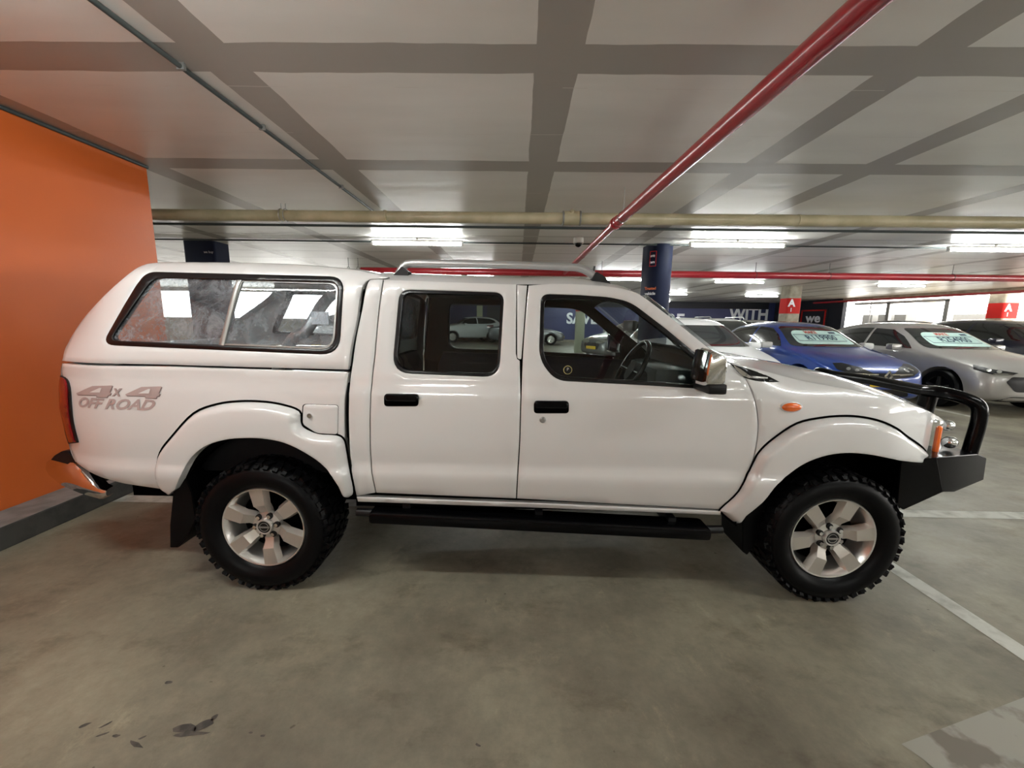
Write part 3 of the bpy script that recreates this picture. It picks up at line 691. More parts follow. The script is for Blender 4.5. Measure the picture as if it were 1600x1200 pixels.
# load bed side with wheel arch opening under the flare
RO = [(270, 771), (253, 757), (247, 737), (252, 708), (271, 682), (304, 647), (340, 633), (375, 628.5), (410, 629), (440, 633.5), (467, 643), (470, 660), (476, 669), (497, 678), (526, 680.5), (537, 688), (541, 705), (546, 735), (552, 768), (545, 777)]
RI = [(529, 761), (508, 730), (480, 709), (445, 692), (410, 685), (375, 684.5), (347, 688), (319, 698), (298, 716), (284, 740), (273, 765)]
bs = sp((97, 568), (96, 580), (98, 592), n=3)+sp((104, 597), (107, 640), (109, 690), (113, 712), (118, 722), (135, 735), (158, 746), (190, 755), (225, 760.5), (249, 764), n=3)+v2([(270, 768), (262, 740), (285, 700), (330, 670), (410, 656), (480, 680), (520, 720), (538, 760), (546, 765)])+v2([(541, 740), (538, 690), (538, 625), (543.5, 582), (400, 577.5), (250, 573)])
lid = fillet([(473.5, 632, 6), (528, 633.5, 5), (527, 679, 5), (494, 677, 6), (472.5, 663, 5)])
lidh = fillet([(472.5, 631, 6), (529, 632.5, 5), (528, 680, 5), (494, 678, 6), (471.5, 664, 5)])
bed, bedm = panel('load_bed_side', bs, 'white', tr, surf='bed', thick=.03)
panel('fuel_lid_gap', lidh, 'matte', tr, surf='bed', off=-.0005, thick=0, ring=0, drop=0, mir=False)
fl, _ = panel('fuel_lid', lid, 'white', tr, surf='bed', off=-.004, thick=.004, mir=False)
p = usurf(485, 649, S['bed']); bm = bmesh.new(); y = S['bed'](p.x, p.y); tube(bm, [(p.x, y-.012, p.y), (p.x, y, p.y)], .012, 16); bmobj('lid_lock', bm, 'chrome', fl, 40)
def flare(name, O, I, base, parent, amt=.05, wdt=.07):
    Ow = [usurf(u, v, base) for u, v in v2(sp(*O, n=4))]
    Iw = [usurf(u, v, base, -amt) for u, v in v2(sp(*I, n=4))]
    def dseg(p, a, b):
        ab = b-a; t = max(0, min(1, (p-a).dot(ab)/max(ab.length_squared, 1e-9))); return (p-a-ab*t).length
    cache = {}
    def sf(x, z):
        p = Vector((x, z)); d = min(dseg(p, a, b) for a, b in zip(Ow, Ow[1:]))
        t = .82*math.sin(min(1, d/.030)*PI/2)+.18*math.sin(min(1, d/.12)*PI/2)
        return base(x, z)-.004-amt*t
    G = offset(dens(Ow+Iw, .03) if area(Ow+Iw) > 0 else dens((Ow+Iw)[::-1], .03), -.0045)
    gk = link(name+'_dark_gap', panelmesh(name+'_dark_gap', G, [], base, .0, 0, .03, -.0012, 0), 'matte', parent); mirror(gk)  # black sheet added beneath to draw the dark gap round the flare
    o = link(name, panelmesh(name, Ow+Iw, [], sf, .05, .004, .013, 0, .002), 'white', parent)
    return o, mirror(o)
flare('rear_wheel_flare', RO, RI, S['bed'], tr)
FO = [(1148, 817), (1128, 800), (1128, 794), (1155, 768), (1176, 727), (1187, 707), (1208, 687), (1245, 663), (1285, 654), (1320, 651.5), (1348, 653.5), (1376, 660), (1400, 671), (1416, 683), (1440, 700), (1453, 717)]
FI = [(1404, 719), (1390, 716), (1355, 709.5), (1320, 707.5), (1285, 713), (1250, 728), (1215, 756), (1194, 782), (1166, 806)]
flare('front_wheel_flare', FO, FI, S['fen'], tr, .045)
SHO = [(1141, 566), (1180, 576), (1220, 586), (1262, 596), (1320, 606.5), (1380, 619), (1430, 634), (1462, 648), (1477, 658)]
fe = sp(*[(a+g, b) for a, b in FE[:0:-1]], n=3)+sp(*SHO, n=4)+sp((1474, 668), (1470, 685), (1472, 700), (1474, 713), n=3)+v2([(1455, 716), (1420, 717), (1400, 700), (1350, 680), (1300, 680), (1240, 705), (1190, 760), (1145, 812)])
fen, fenm = panel('front_fender', fe, 'white', tr, surf='fen', thick=.02)
panel('scuttle_corner_trim', sp((1143, 569), (1165, 575), (1195, 585), (1219, 597), n=3)+sp((1205, 597.5), (1180, 595), (1164, 590), (1152, 580), n=3), 'blackgloss', fen, surf='fen', off=-.004, thick=.006, mpar=fenm)
panel('scuttle_corner_strip', v2([(1146, 570), (1158, 577), (1172, 587), (1200, 589), (1200, 592), (1170, 591), (1160, 587), (1150, 577)]), 'chrome', fen, surf='fen', off=-.008, thick=.003, ring=.001, mpar=fenm)
# indicator repeater
p = usurf(1236, 636, S['fen']); y = S['fen'](p.x, p.y)
def lens(name, p, y, rx, ry, rz, m, parent):
    bm = bmesh.new(); r = bmesh.ops.create_uvsphere(bm, u_segments=24, v_segments=14, radius=1); bmesh.ops.scale(bm, vec=(rx, ry, rz), verts=r['verts']); bmesh.ops.translate(bm, vec=(p.x, y, p.y), verts=r['verts'])
    return bmobj(name, bm, m, parent, 80)
il = lens('indicator_bezel', p, y-.001, .057, .010, .029, 'white', fen); lens('indicator_lens', p, y-.004, .050, .016, .023, 'amber', fen); lens('indicator_reflector', p, y-.017, .018, .004, .007, 'amber', fen)

# surfaces lofted across the vehicle
def cross(name, near, fn, m, parent, n=28, win=None, wm='glass', wname='window'):
    G = []
    for i, p in enumerate(near):
        s = i/(len(near)-1)
        row = []
        for k in range(n+1):
            t = k/n; d = fn(s, t); row.append(Vector((p.x+d[0], p.y+(2*YC-2*p.y)*t, p.z+d[1])))
        G.append(row)
    def build(nm, sel, mm, par):
        bm = bmesh.new(); V = {}
        def gv(i, k):
            if (i, k) not in V: V[i, k] = bm.verts.new(G[i][k])
            return V[i, k]
        for i in range(len(G)-1):
            for k in range(n):
                if sel(i/(len(G)-1), (k+.5)/n): bm.faces.new((gv(i, k), gv(i+1, k), gv(i+1, k+1), gv(i, k+1)))
        return bmobj(nm, bm, mm, par, 50)
    if win:
        o = build(name, lambda s, t: not win(s, t), m, parent); build(wname, win, wm, o); return o
    return build(name, lambda s, t: True, m, parent)
def near(pts, sf, off=0, n=4):
    out = []
    for u, v in v2(sp(*pts, n=n)):
        q = usurf(u, v, sf, off); out.append(Vector((q.x, sf(q.x, q.y)+off, q.y)))
    return out
crown = lambda c, p=4: (lambda s, t: (0, c*(1-abs(2*t-1)**p)))
roofn = near([(580, 437), (650, 439.5), (720, 442), (800, 444.5), (860, 444), (900, 444.5), (955, 449), (990, 457), (1008, 467)], S['cab'], .002)
cross('roof', roofn, lambda s, t: (0, (.078-.035*max(0, s-.6)/.4)*(1-abs(2*t-1)**4)), 'white', tr)
cross('headliner', roofn, lambda s, t: (0, -.02+.045*(1-abs(2*t-1)**4)), 'interior', tr)
wsn = near([(1008, 467), (1040, 491), (1100, 539), (1139, 566)], S['cab'], .004)
cross('windscreen', wsn, lambda s, t: (.03+.09*(1-(2*t-1)**2)*(1-.3*s), .043*(1-abs(2*t-1)**4)*(1-s)), 'glass', tr)
hoodn = near(SHO, S['fen'], .001)
hood = cross('bonnet', hoodn, lambda s, t: (.06*s*(1-(2*t-1)**2), (.035+.05*min(1, s*3))*(1-abs(2*t-1)**3.2)*(1-.35*s)), 'white', tr)
frn = near([(1477, 658), (1473, 670), (1471, 690), (1474, 713)], S['fen'], .004)
cross('grille', frn, lambda s, t: (.10*(1-(2*t-1)**2), .02*(1-s)*(1-abs(2*t-1)**3)), 'blackgloss', tr)
canr = near([(97, 564), (106, 537), (129, 500), (164, 461), (199, 430), (219, 417), (242, 411.5), (305, 410.5), (410, 412), (480, 415.5), (550, 422), (590, 430.5)], S['can'], .004)
cross('canopy_roof', canr, lambda s, t: (-.05*(1-(2*t-1)**2)*max(0, 1-s*1.5), .035*(1-abs(2*t-1)**3)*min(1, s*2)), 'white', tr, win=lambda s, t: .06 < s < .50 and .06 < t < .94, wm='dusty', wname='canopy_rear_window')
cfr = near([(557, 500), (548, 542), (545, 575)], S['can'], .004)
x0 = cfr[1].x-.06
tg = near([(97, 568), (95, 585), (100, 620), (107, 690), (113, 712), (118, 722)], S['bed'], .004)
cross('tailgate', tg, lambda s, t: (-.03*(1-(2*t-1)**2), 0), 'white', tr)
crn = near([(571, 455), (566, 483), (557, 525), (551, 567), (546, 607), (545, 665), (557, 770)], S['cab'], .01)
cross('cab_rear_wall', crn, lambda s, t: (-.01, .05*(1-abs(2*t-1)**4)*(1-s)), 'interior', tr, win=lambda s, t: .04 < s < .55 and .14 < t < .86, wm='tint', wname='cab_rear_window')
canf = near([(563, 458), (560, 478), (557, 500), (548, 542), (543.5, 577)], S['can'], .01)
cross('canopy_front_wall', canf, lambda s, t: (-.02, .05*(1-abs(2*t-1)**4)*(1-s)), 'white', tr, win=lambda s, t: .0 < s < .8 and .08 < t < .92, wm='dusty', wname='canopy_front_window')
xr = usurf(551, 600, S['cab']).x; xt = tg[2].x; xbed = usurf(541, 600, S['bed']).x
bm = bmesh.new(); bx(bm, xt+.12, xbed-.02, 2.12, 2*YC-2.12, .60, .64); bx(bm, xt+.12, xbed-.02, 2.10, 2.12, .62, 1.17); bx(bm, xt+.12, xbed-.02, 2*YC-2.12, 2*YC-2.10, .62, 1.17)
bx(bm, xbed-.04, xbed-.02, 2.05, 2*YC-2.05, .62, 1.17); bx(bm, xt+.10, xt+.13, 2.12, 2*YC-2.12, .62, 1.16)
bmobj('bed_liner', bm, 'interior', tr)
# roll bar inside the canopy
a, b, c = onY(450, 542, 2.35), onY(478, 518, 2.30), onY(500, 478, 2.34)
rb = [(a.x-.25, 2.35, .75), tuple(a), tuple(b), (c.x, 2.36, c.z), (c.x+.02, 2.46, c.z+.07), (c.x+.02, 2.6, c.z+.09)]
rb = [Vector(q) for q in rb]; rb = rb+[Vector((q.x, 2*YC-q.y, q.z)) for q in rb[::-1]]
tubeobj('roll_bar', spline(rb, 6), .032, 'rail', tr, 16)
q = onY(505, 497, 2.30); box('white_tag', (q.x-.05, q.x+.045, 2.265, 2.275, q.z-.035, q.z+.035), 'letter', tr)
# under the body
bm = bmesh.new(); bx(bm, xt+.1, 2.0, 2.30, 2*YC-2.30, .40, .60); bx(bm, -.85, 1.0, 2.06, 2*YC-2.06, .44, .56); bx(bm, 1.05, 2.1, 2.3, 2*YC-2.3, .5, .98)
bx(bm, HR.x-.05, HR.x+.05, 2.1, 2*YC-2.1, .3, .4); bx(bm, HF.x-.05, HF.x+.05, 2.1, 2*YC-2.1, .3, .4); bx(bm, -.98, 1.12, 2.34, 3.34, .30, .45); bx(bm, -2.15, -1.75, 2.5, 3.2, .36, .5); bx(bm, xt+.1, 2.1, 2.30, 2.42, .36, .5); bx(bm, xt+.1, 2.1, 2*YC-2.42, 2*YC-2.30, .36, .5)  # axles, then low boxes added to block light passing under the body
bmobj('chassis_light_block', bm, 'matte', tr)
for h, R in ((HR, .49), (HF, .47)):
    for s in (0, 1):
        bm = bmesh.new(); n = 20; A = []
        for k in range(n+1):
            t = rad(32)+(PI-rad(32)+rad(12))*k/n; c_, s_ = math.cos(t)*R, math.sin(t)*R*1.0
            zz = max(.38, h.z+s_); A.append([bm.verts.new((h.x+c_, y, zz)) for y in (2.03, 2.36)])
        for P, Q in zip(A, A[1:]): bm.faces.new((P[0], P[1], Q[1], Q[0]))
        bm.faces.new([P[1] for P in A])
        if s: bmesh.ops.transform(bm, matrix=Matrix.Translation((0, 2*YC, 0)) @ Matrix.Diagonal((1, -1, 1, 1)), verts=bm.verts[:])
        bmobj('wheel_arch_liner', bm, 'matte', tr, 40)
# interior
bm = bmesh.new(); bx(bm, -.85, 1.15, 2.12, 2*YC-2.12, .54, .58); bmobj('cab_floor', bm, 'interior', tr)
def seat(x, y, w_, parent):
    bm = bmesh.new(); bx(bm, x-.25, x+.27, y-w_/2, y+w_/2, .62, .80, bev=.05); o = bmobj('seat', bm, 'seat', parent, 50)
    bm = bmesh.new(); bx(bm, -.06, .06, y-w_/2, y+w_/2, 0, .46, bev=.04); bmesh.ops.transform(bm, matrix=Matrix.Translation((x-.25, 0, .76)) @ Matrix.Rotation(rad(-14), 4, 'Y'), verts=bm.verts[:]); bmobj('seat_back', bm, 'seat', o, 50)
    return o
for y in (2.42, 3.26):
    o = seat(.30, y, .50, tr)
seat(-.60, YC, 1.3, tr)
dash = box('dashboard', (.98, 1.22, 2.12, 2*YC-2.12, .75, 1.13), 'dash', tr, .05)
q = onY(1015, 570, 2.42); box('instrument_binnacle', (q.x-.02, q.x+.2, 2.25, 2.62, 1.02, 1.19), 'dash', dash, .03)
box('centre_console', (.90, 1.05, 2.74, 2.98, .7, 1.12), 'steel', dash, .015)
sc = onY(985, 578, 2.42)
ax = Vector((-.88, 0, .45)).normalized(); e1 = Vector((0, 1, 0)); e2 = ax.cross(e1)
bm = bmesh.new(); tube(bm, [sc+(e1*math.cos(i*2*PI/36)+e2*math.sin(i*2*PI/36))*.185 for i in range(37)], .014, 10)
for a_ in (0, PI, PI/2*3 if e2.z > 0 else PI/2): tube(bm, [sc-ax*.02, sc+(e1*math.cos(a_)+e2*math.sin(a_))*.18], .016, 8)
st = bmobj('steering_wheel', bm, 'blackgloss', dash, 60)
tubeobj('horn_pad', [sc-ax*.05, sc+ax*.005], .062, 'interior', st, 20); 
tubeobj('steering_column', [sc-ax*.05, sc-ax*.35], .035, 'interior', dash, 12)
# driver window sticker (round), far bulkhead mirror
p = usurf(887, 578, S['cab'], .008); y = S['cab'](p.x, p.y)+.006
bm = bmesh.new(); tube(bm, [(p.x, y, p.y), (p.x, y-.001, p.y)], .022, 24); ws = bmobj('window_sticker', bm, mat('sticker_ring', (.5, .42, .16), .5), tr)
bm = bmesh.new(); tube(bm, [(p.x, y-.001, p.y), (p.x, y-.002, p.y)], .019, 24); bmobj('sticker_face', bm, 'black', ws)
text('sticker_figure', 'P', .022, (p.x, y-.0025, p.y+.003), 'greyletter', ws, depth=.0002)
q = onY(985, 509, 2.75); box('rear_view_mirror', (q.x, q.x+.03, 2.70, 2.95, q.z-.035, q.z+.035), 'black', tr, .01)
# wheels
def lathe(bm, prof, n=64, c=(0, 0, 0)):
    rings = [[bm.verts.new((c[0]+r*math.cos(2*PI*k/n), c[1]+y, c[2]+r*math.sin(2*PI*k/n))) for k in range(n)] for r, y in prof]
    for A, B in zip(rings, rings[1:]):
        for k in range(n): bm.faces.new((A[k], A[(k+1) % n], B[(k+1) % n], B[k]))
    return rings
def wheel(h, a0, yo=1.968):
    c = Vector((h.x, yo, h.z)); bm = bmesh.new()
    lathe(bm, [(.219, .012), (.221, .0), (.217, -.006), (.210, -.004), (.205, .008), (.197, .02), (.190, .06), (.175, .16), (.15, .17), (.05, .165)], 72, c)
    rim = bmobj('wheel', bm, 'alloy', tr, 50)
    bm = bmesh.new(); lathe(bm, [(.001, .10), (.17, .10), (.17, .13)], 40, c); bmobj('brake_drum', bm, 'matte', rim)
    bm = bmesh.new()
    lathe(bm, [(.216, .01), (.223, -.004), (.233, -.014), (.250, -.030), (.285, -.036), (.315, -.028), (.330, -.014), (.340, .004), (.344, .03), (.344, .19), (.335, .22), (.30, .245), (.22, .24), (.19, .2)], 96, c)
    N = 44
    for i in range(N):
        t = 2*PI*i/N
        for (r_, y0, y1, dt, w_, hh) in ((.341, -.012, .045, 0, .030, .016), (.343, .055, .105, .5, .032, .014), (.343, .115, .165, 0, .032, .014), (.341, .175, .232, .5, .030, .014)):
            tt = t+dt*2*PI/N
            Mx = Matrix.Translation(c) @ Matrix.Rotation(-tt, 4, 'Y') @ Matrix.Translation((r_, (y0+y1)/2, 0)) @ Matrix.Rotation(rad(18 if i % 2 else -12), 4, 'X')
            bx(bm, -hh, hh*.95, -(y1-y0)/2, (y1-y0)/2, -w_/2, w_/2, mtx=Mx)
        # side lugs running down the shoulder
        Mx = Matrix.Translation(c) @ Matrix.Rotation(-t, 4, 'Y') @ Matrix.Translation((.328, -.012, 0)) @ Matrix.Rotation(rad(-38), 4, 'Z')
        bx(bm, -.020 if i % 2 else -.012, .016, -.008, .012, -.012, .012, mtx=Mx)
    bmobj('tyre', bm, 'rubber', rim, 35)
    for k in range(6):
        A = rad(a0+60*k); Mx = Matrix.Translation(c) @ Matrix.Rotation(-A, 4, 'Y')
        bm = bmesh.new(); P = [(.045, .028, .034, .030), (.085, .023, .022, .033), (.112, .027, .004, .040), (.120, .029, -.003, .042), (.211, .036, -.004, .049)]
        L = [[bm.verts.new(Mx @ Vector(q)) for q in ((r_, y_, -w_), (r_, y_, w_), (r_, y_+.034, w2), (r_, y_+.034, -w2))] for r_, w_, y_, w2 in P]
        for a_, b_ in zip(L, L[1:]):
            for j in range(4): bm.faces.new((a_[j], a_[(j+1) % 4], b_[(j+1) % 4], b_[j]))
        bm.faces.new(L[0]); bm.faces.new(L[-1][::-1]); 
        es = [e for e in bm.edges if len(e.link_faces) == 2 and e.calc_face_angle(0) > .5]
        bmesh.ops.bevel(bm, geom=es, offset=.0022, segments=2, affect='EDGES')
        bmobj('spoke', bm, 'alloy_flat', rim, 30)
        nb = Mx @ Vector((.060, 0, 0)); A2 = A+rad(30); nb = c+Vector((math.cos(A2)*.058, 0, math.sin(A2)*.058))
        bm = bmesh.new(); tube(bm, [nb+Vector((0, .03, 0)), nb+Vector((0, .008, 0))], .0105, 6); bmobj('wheel_nut', bm, 'chrome', rim)
        bm = bmesh.new(); tube(bm, [nb+Vector((0, .028, 0)), nb+Vector((0, .0165, 0))], .0165, 20); bmobj('nut_recess_shade', bm, 'black', rim)  # raised black disc standing for the shade of a nut recess
    bm = bmesh.new(); lathe(bm, [(.001, .022), (.048, .020), (.072, .026), (.078, .045)], 40, c); bmobj('hub_face', bm, 'alloy', rim, 50)
    bm = bmesh.new(); lathe(bm, [(.043, .02), (.042, .004), (.039, -.003), (.034, -.002), (.032, .003)], 40, c); bmobj('cap_ring', bm, 'alloy', rim, 50)
    bm = bmesh.new(); lathe(bm, [(.0005, .0015), (.034, .0015), (.034, .02)], 40, c); bmobj('centre_cap', bm, 'black', rim, 50)
    bm = bmesh.new(); lathe(bm, [(.021, .0), (.0245, -.0005), (.0245, .002)], 32, c); bx(bm, c.x-.028, c.x+.028, c.y-.002, c.y+.001, c.z-.004, c.z+.004); bmobj('cap_emblem', bm, 'steel', rim, 40)
    # far side
    def copy(o, par):
        x = mirror(o, par)
        for ch in list(o.children): copy(ch, x)
        return x
    copy(rim, tr)
wheel(HR, 37); wheel(HF, 9)
# mud flaps
def slab(name, pts, y0, y1, m, parent, mir=True, sm=None):
    P = [onY(u, v, y0) for u, v in pts]; bm = bmesh.new()
    A = [bm.verts.new(p) for p in P]; B = [bm.verts.new((p.x, y1, p.z)) for p in P]; n = len(P)
    bm.faces.new(A); bm.faces.new(B[::-1])
    for i in range(n): bm.faces.new((A[i], A[(i+1) % n], B[(i+1) % n], B[i]))
    es = [e for e in bm.edges]
    bmesh.ops.bevel(bm, geom=es, offset=.004, segments=2, affect='EDGES')
    o = bmobj(name, bm, m, parent, 35)
    return (o, mirror(o)) if mir else (o, None)
slab('mud_flap', [(272, 745), (288, 743), (300, 770), (306, 812), (296, 835), (278, 856), (265, 856), (266, 820)], 1.99, 2.24, 'rubber', tr)
slab('mud_flap', [(1180, 786), (1194, 781), (1190, 815), (1180, 850), (1168, 868), (1160, 862), (1160, 815)], 2.03, 2.26, 'rubber', tr)
# side step
a, b = onY(577, 808, 1.99), onY(1110, 835, 1.99); dvec = (b-a).normalized()
bm = bmesh.new(); L = (b-a).length
bx(bm, 0, L, -.02, .13, -.030, .030, bev=.02); bmesh.ops.transform(bm, matrix=Matrix.Translation(a) @ Matrix.Rotation(math.atan2(-dvec.z, dvec.x), 4, 'Y'), verts=bm.verts[:])
ss = bmobj('side_step', bm, 'blackgloss', tr, 40); ssm = mirror(ss)
for p_, s_ in ((a, -1), (b, 1)):
    o = tubeobj('step_end', [p_+Vector((0, .05, 0)), p_+Vector((s_*.085, .055, 0))], .022, 'black', ss); mirror(o, ssm)
for k in (.1, .5, .9):
    q = a.lerp(b, k); o = box('step_bracket', (q.x-.02, q.x+.02, 2.05, 2.4, q.z-.01, q.z+.05), 'black', ss); mirror(o, ssm)
# door handles
def handle(u0, u1, v0, v1, par, parm):
    cx_, cv = (u0+u1)/2, (v0+v1)/2
    a_, b_ = panel('handle_recess', fillet([(u0-1, v0-1, 7), (u1+1, v0-1, 7), (u1+1, v1+2, 6), (u0-1, v1+2, 6)]), 'matte', par, off=-.001, thick=0, ring=0, drop=0, grid=.02, mpar=parm)
    o_, m_ = panel('handle', fillet([(u0, v0, 6), (u1, v0+.5, 6), (u1, v0+12, 5), (u0, v0+11, 5)]), 'blackgloss', par, off=-.022, thick=.02, ring=.006, grid=.02, drop=.006, mpar=parm)
handle(601, 653, 616, 633, door, doorm); handle(835, 888, 627, 644, fdoor, fdoorm)
p = usurf(848, 656, S['cab']); y = S['cab'](p.x, p.y); bm = bmesh.new(); lathe(bm, [(.0005, -.008), (.010, -.008), (.013, -.005), (.016, -.002), (.016, .01)], 24, (p.x, y, p.y)); bmobj('door_lock', bm, 'steel', fdoor, 40)
# door mirror
def mirr():
    y0, y1 = 1.80, 1.955
    O = [(1110, 550), (1116, 548), (1132, 556), (1138, 562), (1137, 580), (1134, 599), (1128, 603), (1104, 603), (1101, 598), (1104, 575)]
    P = [onY(u, v, y0) for u, v in O]; cx_ = sum(p.x for p in P)/len(P); cz_ = sum(p.z for p in P)/len(P)
    bm = bmesh.new(); rings = []
    for y, s in ((y0-.004, .80), (y0, .90), (y0+.012, .985), (y0+.03, 1.03), (y1-.03, 1.06), (y1, .98)):
        rings.append([bm.verts.new((cx_+(p.x-cx_)*s, y, cz_+(p.z-cz_)*s)) for p in P])
    n = len(P)
    for A, B in zip(rings, rings[1:]):
        for k in range(n): bm.faces.new((A[k], A[(k+1) % n], B[(k+1) % n], B[k]))
    bm.faces.new(rings[0]); bm.faces.new(rings[-1][::-1])
    o = bmobj('door_mirror', bm, 'chrome', fdoor, 30); m_ = mirror(o, fdoorm)
    q = onY(1120, 606, 1.86); b_ = box('mirror_foot', (q.x-.045, q.x+.04, 1.84, 2.02, q.z-.03, q.z+.02), 'black', fdoor, .012); mirror(b_, fdoorm)
mirr()
# tail light
panel('tail_light_bezel', sp((93, 587), (103, 592), (108, 606), (110, 630), (113, 660), (121, 692), n=3)+v2([(106, 694), (99, 668), (92, 638), (91, 610)]), 'black', tr, surf='bed', off=-.008, thick=.05)
panel('tail_light', sp((93, 589), (100, 593), (104, 606), (105, 632), (108, 660), (116, 691), n=3)+v2([(107, 692), (99, 668), (92, 638), (91, 610)]), 'red_lens', tr, surf='bed', off=-.014, thick=.05)
# rear bumper
def bumper():
    K = [(72, 720, 745, 2.30), (90, 722, 763, 2.17), (110, 724, 773, 2.09), (130, 742, 778, 2.055), (153, 762, 782, 2.05), (166, 766, 776, 2.06)]
    rows = []
    for u, v0, v1, y in K:
        a_, b_ = onY(u, v0, y), onY(u, v1, y); rows.append((a_.x, y, a_.z, b_.z))
    rows = rows[::-1]+[(rows[0][0]-.03, 2.45, rows[0][2], .50), (rows[0][0]-.06, YC, rows[0][2], .48)]
    x0_, z0_ = rows[-1][0], rows[-1][2]
    full = rows+[(x_, 2*YC-y_, a_, b_) for x_, y_, a_, b_ in rows[:-1][::-1]]
    bm = bmesh.new(); R = []
    for i, (x_, y_, a_, b_) in enumerate(full):
        P = (Vector((x_, y_, 0))-Vector(full[max(0, i-1)][:2]+(0,))); Q = Vector(full[min(len(full)-1, i+1)][:2]+(0,))-Vector(full[max(0, i-1)][:2]+(0,))
        nrm = Vector((Q.y, -Q.x, 0)).normalized()
        if nrm.x > 0 and abs(y_-YC) < .6: nrm = -nrm
        if i < len(full)/2 and nrm.y > 0 and abs(nrm.x) < .99: nrm = nrm if nrm.x < 0 and nrm.y < 0 else -nrm
        h = a_-b_; ring = []
        for (o_, t_) in ((-.06, .0), (-.012, .0), (.0, .10), (.008, .5), (.0, .88), (-.02, 1.0), (-.06, 1.0)):
            ring.append(bm.verts.new(Vector((x_, y_, a_-h*t_))+nrm*o_))
        R.append(ring)
    for A, B in zip(R, R[1:]):
        for k in range(6): bm.faces.new((A[k], A[k+1], B[k+1], B[k]))
    return bmobj('rear_bumper', bm, 'chrome', tr, 40)
rbm = bumper()
slab('bumper_step', [(84, 712), (96, 705), (106, 705), (120, 722), (155, 757), (120, 728), (78, 719)], 2.12, 2*YC-2.12, 'black', tr, mir=False)
# bull bar
def bull():
    N_ = [(1408, 720, 2.03), (1464, 715, 2.03), (1474, 769, 2.03), (1412, 797, 2.03), (1402, 789, 2.03)]; N2 = [(1528, 710, 2.15), (1542, 716, 2.16), (1537, 750, 2.16), (1490, 769, 2.10)]
    P = {k: onY(*k) for k in N_+N2}; bm = bmesh.new()
    va = {k: bm.verts.new(P[k]) for k in P}; vb = {k: bm.verts.new((P[k].x, 2*YC-P[k].y, P[k].z)) for k in P}
    f1_ = [N_[0], N_[1], N_[2], N_[3], N_[4]]; f2_ = [N_[1], N2[0], N2[1], N2[2], N2[3], N_[2]]
    for V in (va, vb):
        bm.faces.new([V[k] for k in f1_]); bm.faces.new([V[k] for k in f2_])
    L = [N_[0], N_[1], N2[0], N2[1], N2[2], N2[3], N_[2], N_[3], N_[4]]
    for a_, b_ in zip(L, L[1:]+L[:1]): bm.faces.new((va[a_], va[b_], vb[b_], vb[a_]))
    bmesh.ops.bevel(bm, geom=bm.edges[:], offset=.003, segments=2, affect='EDGES')
    return bmobj('bull_bar', bm, 'blackgloss', tr, 25)
bull()
hp = [onY(1511, 718, 2.23), onY(1520, 690, 2.23), onY(1530, 655, 2.23), onY(1528, 634, 2.24), onY(1506, 622, 2.28), onY(1470, 613, 2.36), onY(1446, 611, 2.47)]
hp = spline(hp, 5); hp.append(Vector((hp[-1].x, YC, hp[-1].z+.01)))
tubeobj('bull_bar_hoop', hp+[Vector((p.x, 2*YC-p.y, p.z)) for p in hp[:-1][::-1]], .034, 'blackgloss', tr, 20)
q = onY(1452, 614, 2.47)
for y in (2.47, 2*YC-2.47): tubeobj('bull_bar_upright', [(q.x, y, q.z-.02), (q.x-.03, y, .78)], .042, 'blackgloss', tr, 16)
# headlights
for s in (0, 1):
    a_, b_ = onY(1472, 657, 2.14), onY(1487, 712, 2.14)
    bm = bmesh.new(); bx(bm, a_.x-.05, a_.x+.036, 2.155, 2.48, b_.z, a_.z-.003, bev=.022)
    hl = bmobj('headlight', bm, 'clear', tr, 40)
    am = box('indicator_lens', (a_.x-.004, a_.x+.021, 2.143, 2.24, b_.z+.006, a_.z-.032), 'amber', hl, .011)
    p_ = onY(1484, 691, 2.22); bm = bmesh.new(); r = bmesh.ops.create_uvsphere(bm, u_segments=20, v_segments=12, radius=.034); bmesh.ops.translate(bm, vec=p_, verts=r['verts']); sb = bmobj('lamp_bulge', bm, 'clear', hl, 80)
    p_ = onY(1481, 665, 2.24); bm = bmesh.new(); r = bmesh.ops.create_uvsphere(bm, u_segments=20, v_segments=12, radius=.03); bmesh.ops.translate(bm, vec=p_, verts=r['verts']); sc_ = bmobj('lamp_bulge', bm, 'clear', hl, 80)
    if s:
        for o in (hl, am, sb, sc_):
            L = wloc(o.parent); o.data.transform(Matrix.Translation(L)); o.data.transform(Matrix.Translation((0, 2*YC, 0)) @ Matrix.Diagonal((1, -1, 1, 1))); o.data.flip_normals(); o.data.transform(Matrix.Translation(-L))
# roof rail
ra = [onY(622, 430, 2.28), onY(632, 415, 2.28), onY(648, 411.5, 2.28), onY(700, 412, 2.28), onY(800, 414, 2.28), onY(880, 417, 2.28), onY(905, 419, 2.28), onY(922, 427, 2.28), onY(938, 440, 2.28)]
rr = tubeobj('roof_rail', spline(ra, 5), .021, 'rail', tr, 16); rrm = mirror(rr)
o, o2 = slab('rail_foot', [(608, 434), (616, 430), (627, 415.5), (639, 425), (636, 430), (642, 434)], 2.24, 2.32, 'black', rr, mir=False); mirror(o, rrm)
o, o2 = slab('rail_foot', [(924, 438), (932, 424), (944, 431), (953, 441), (958, 447.5), (929, 446)], 2.24, 2.32, 'black', rr, mir=False); mirror(o, rrm)
o = tubeobj('aerial_stub', [onY(928, 424, 2.5), onY(929, 416, 2.5)], .006, 'black', tr, 8)
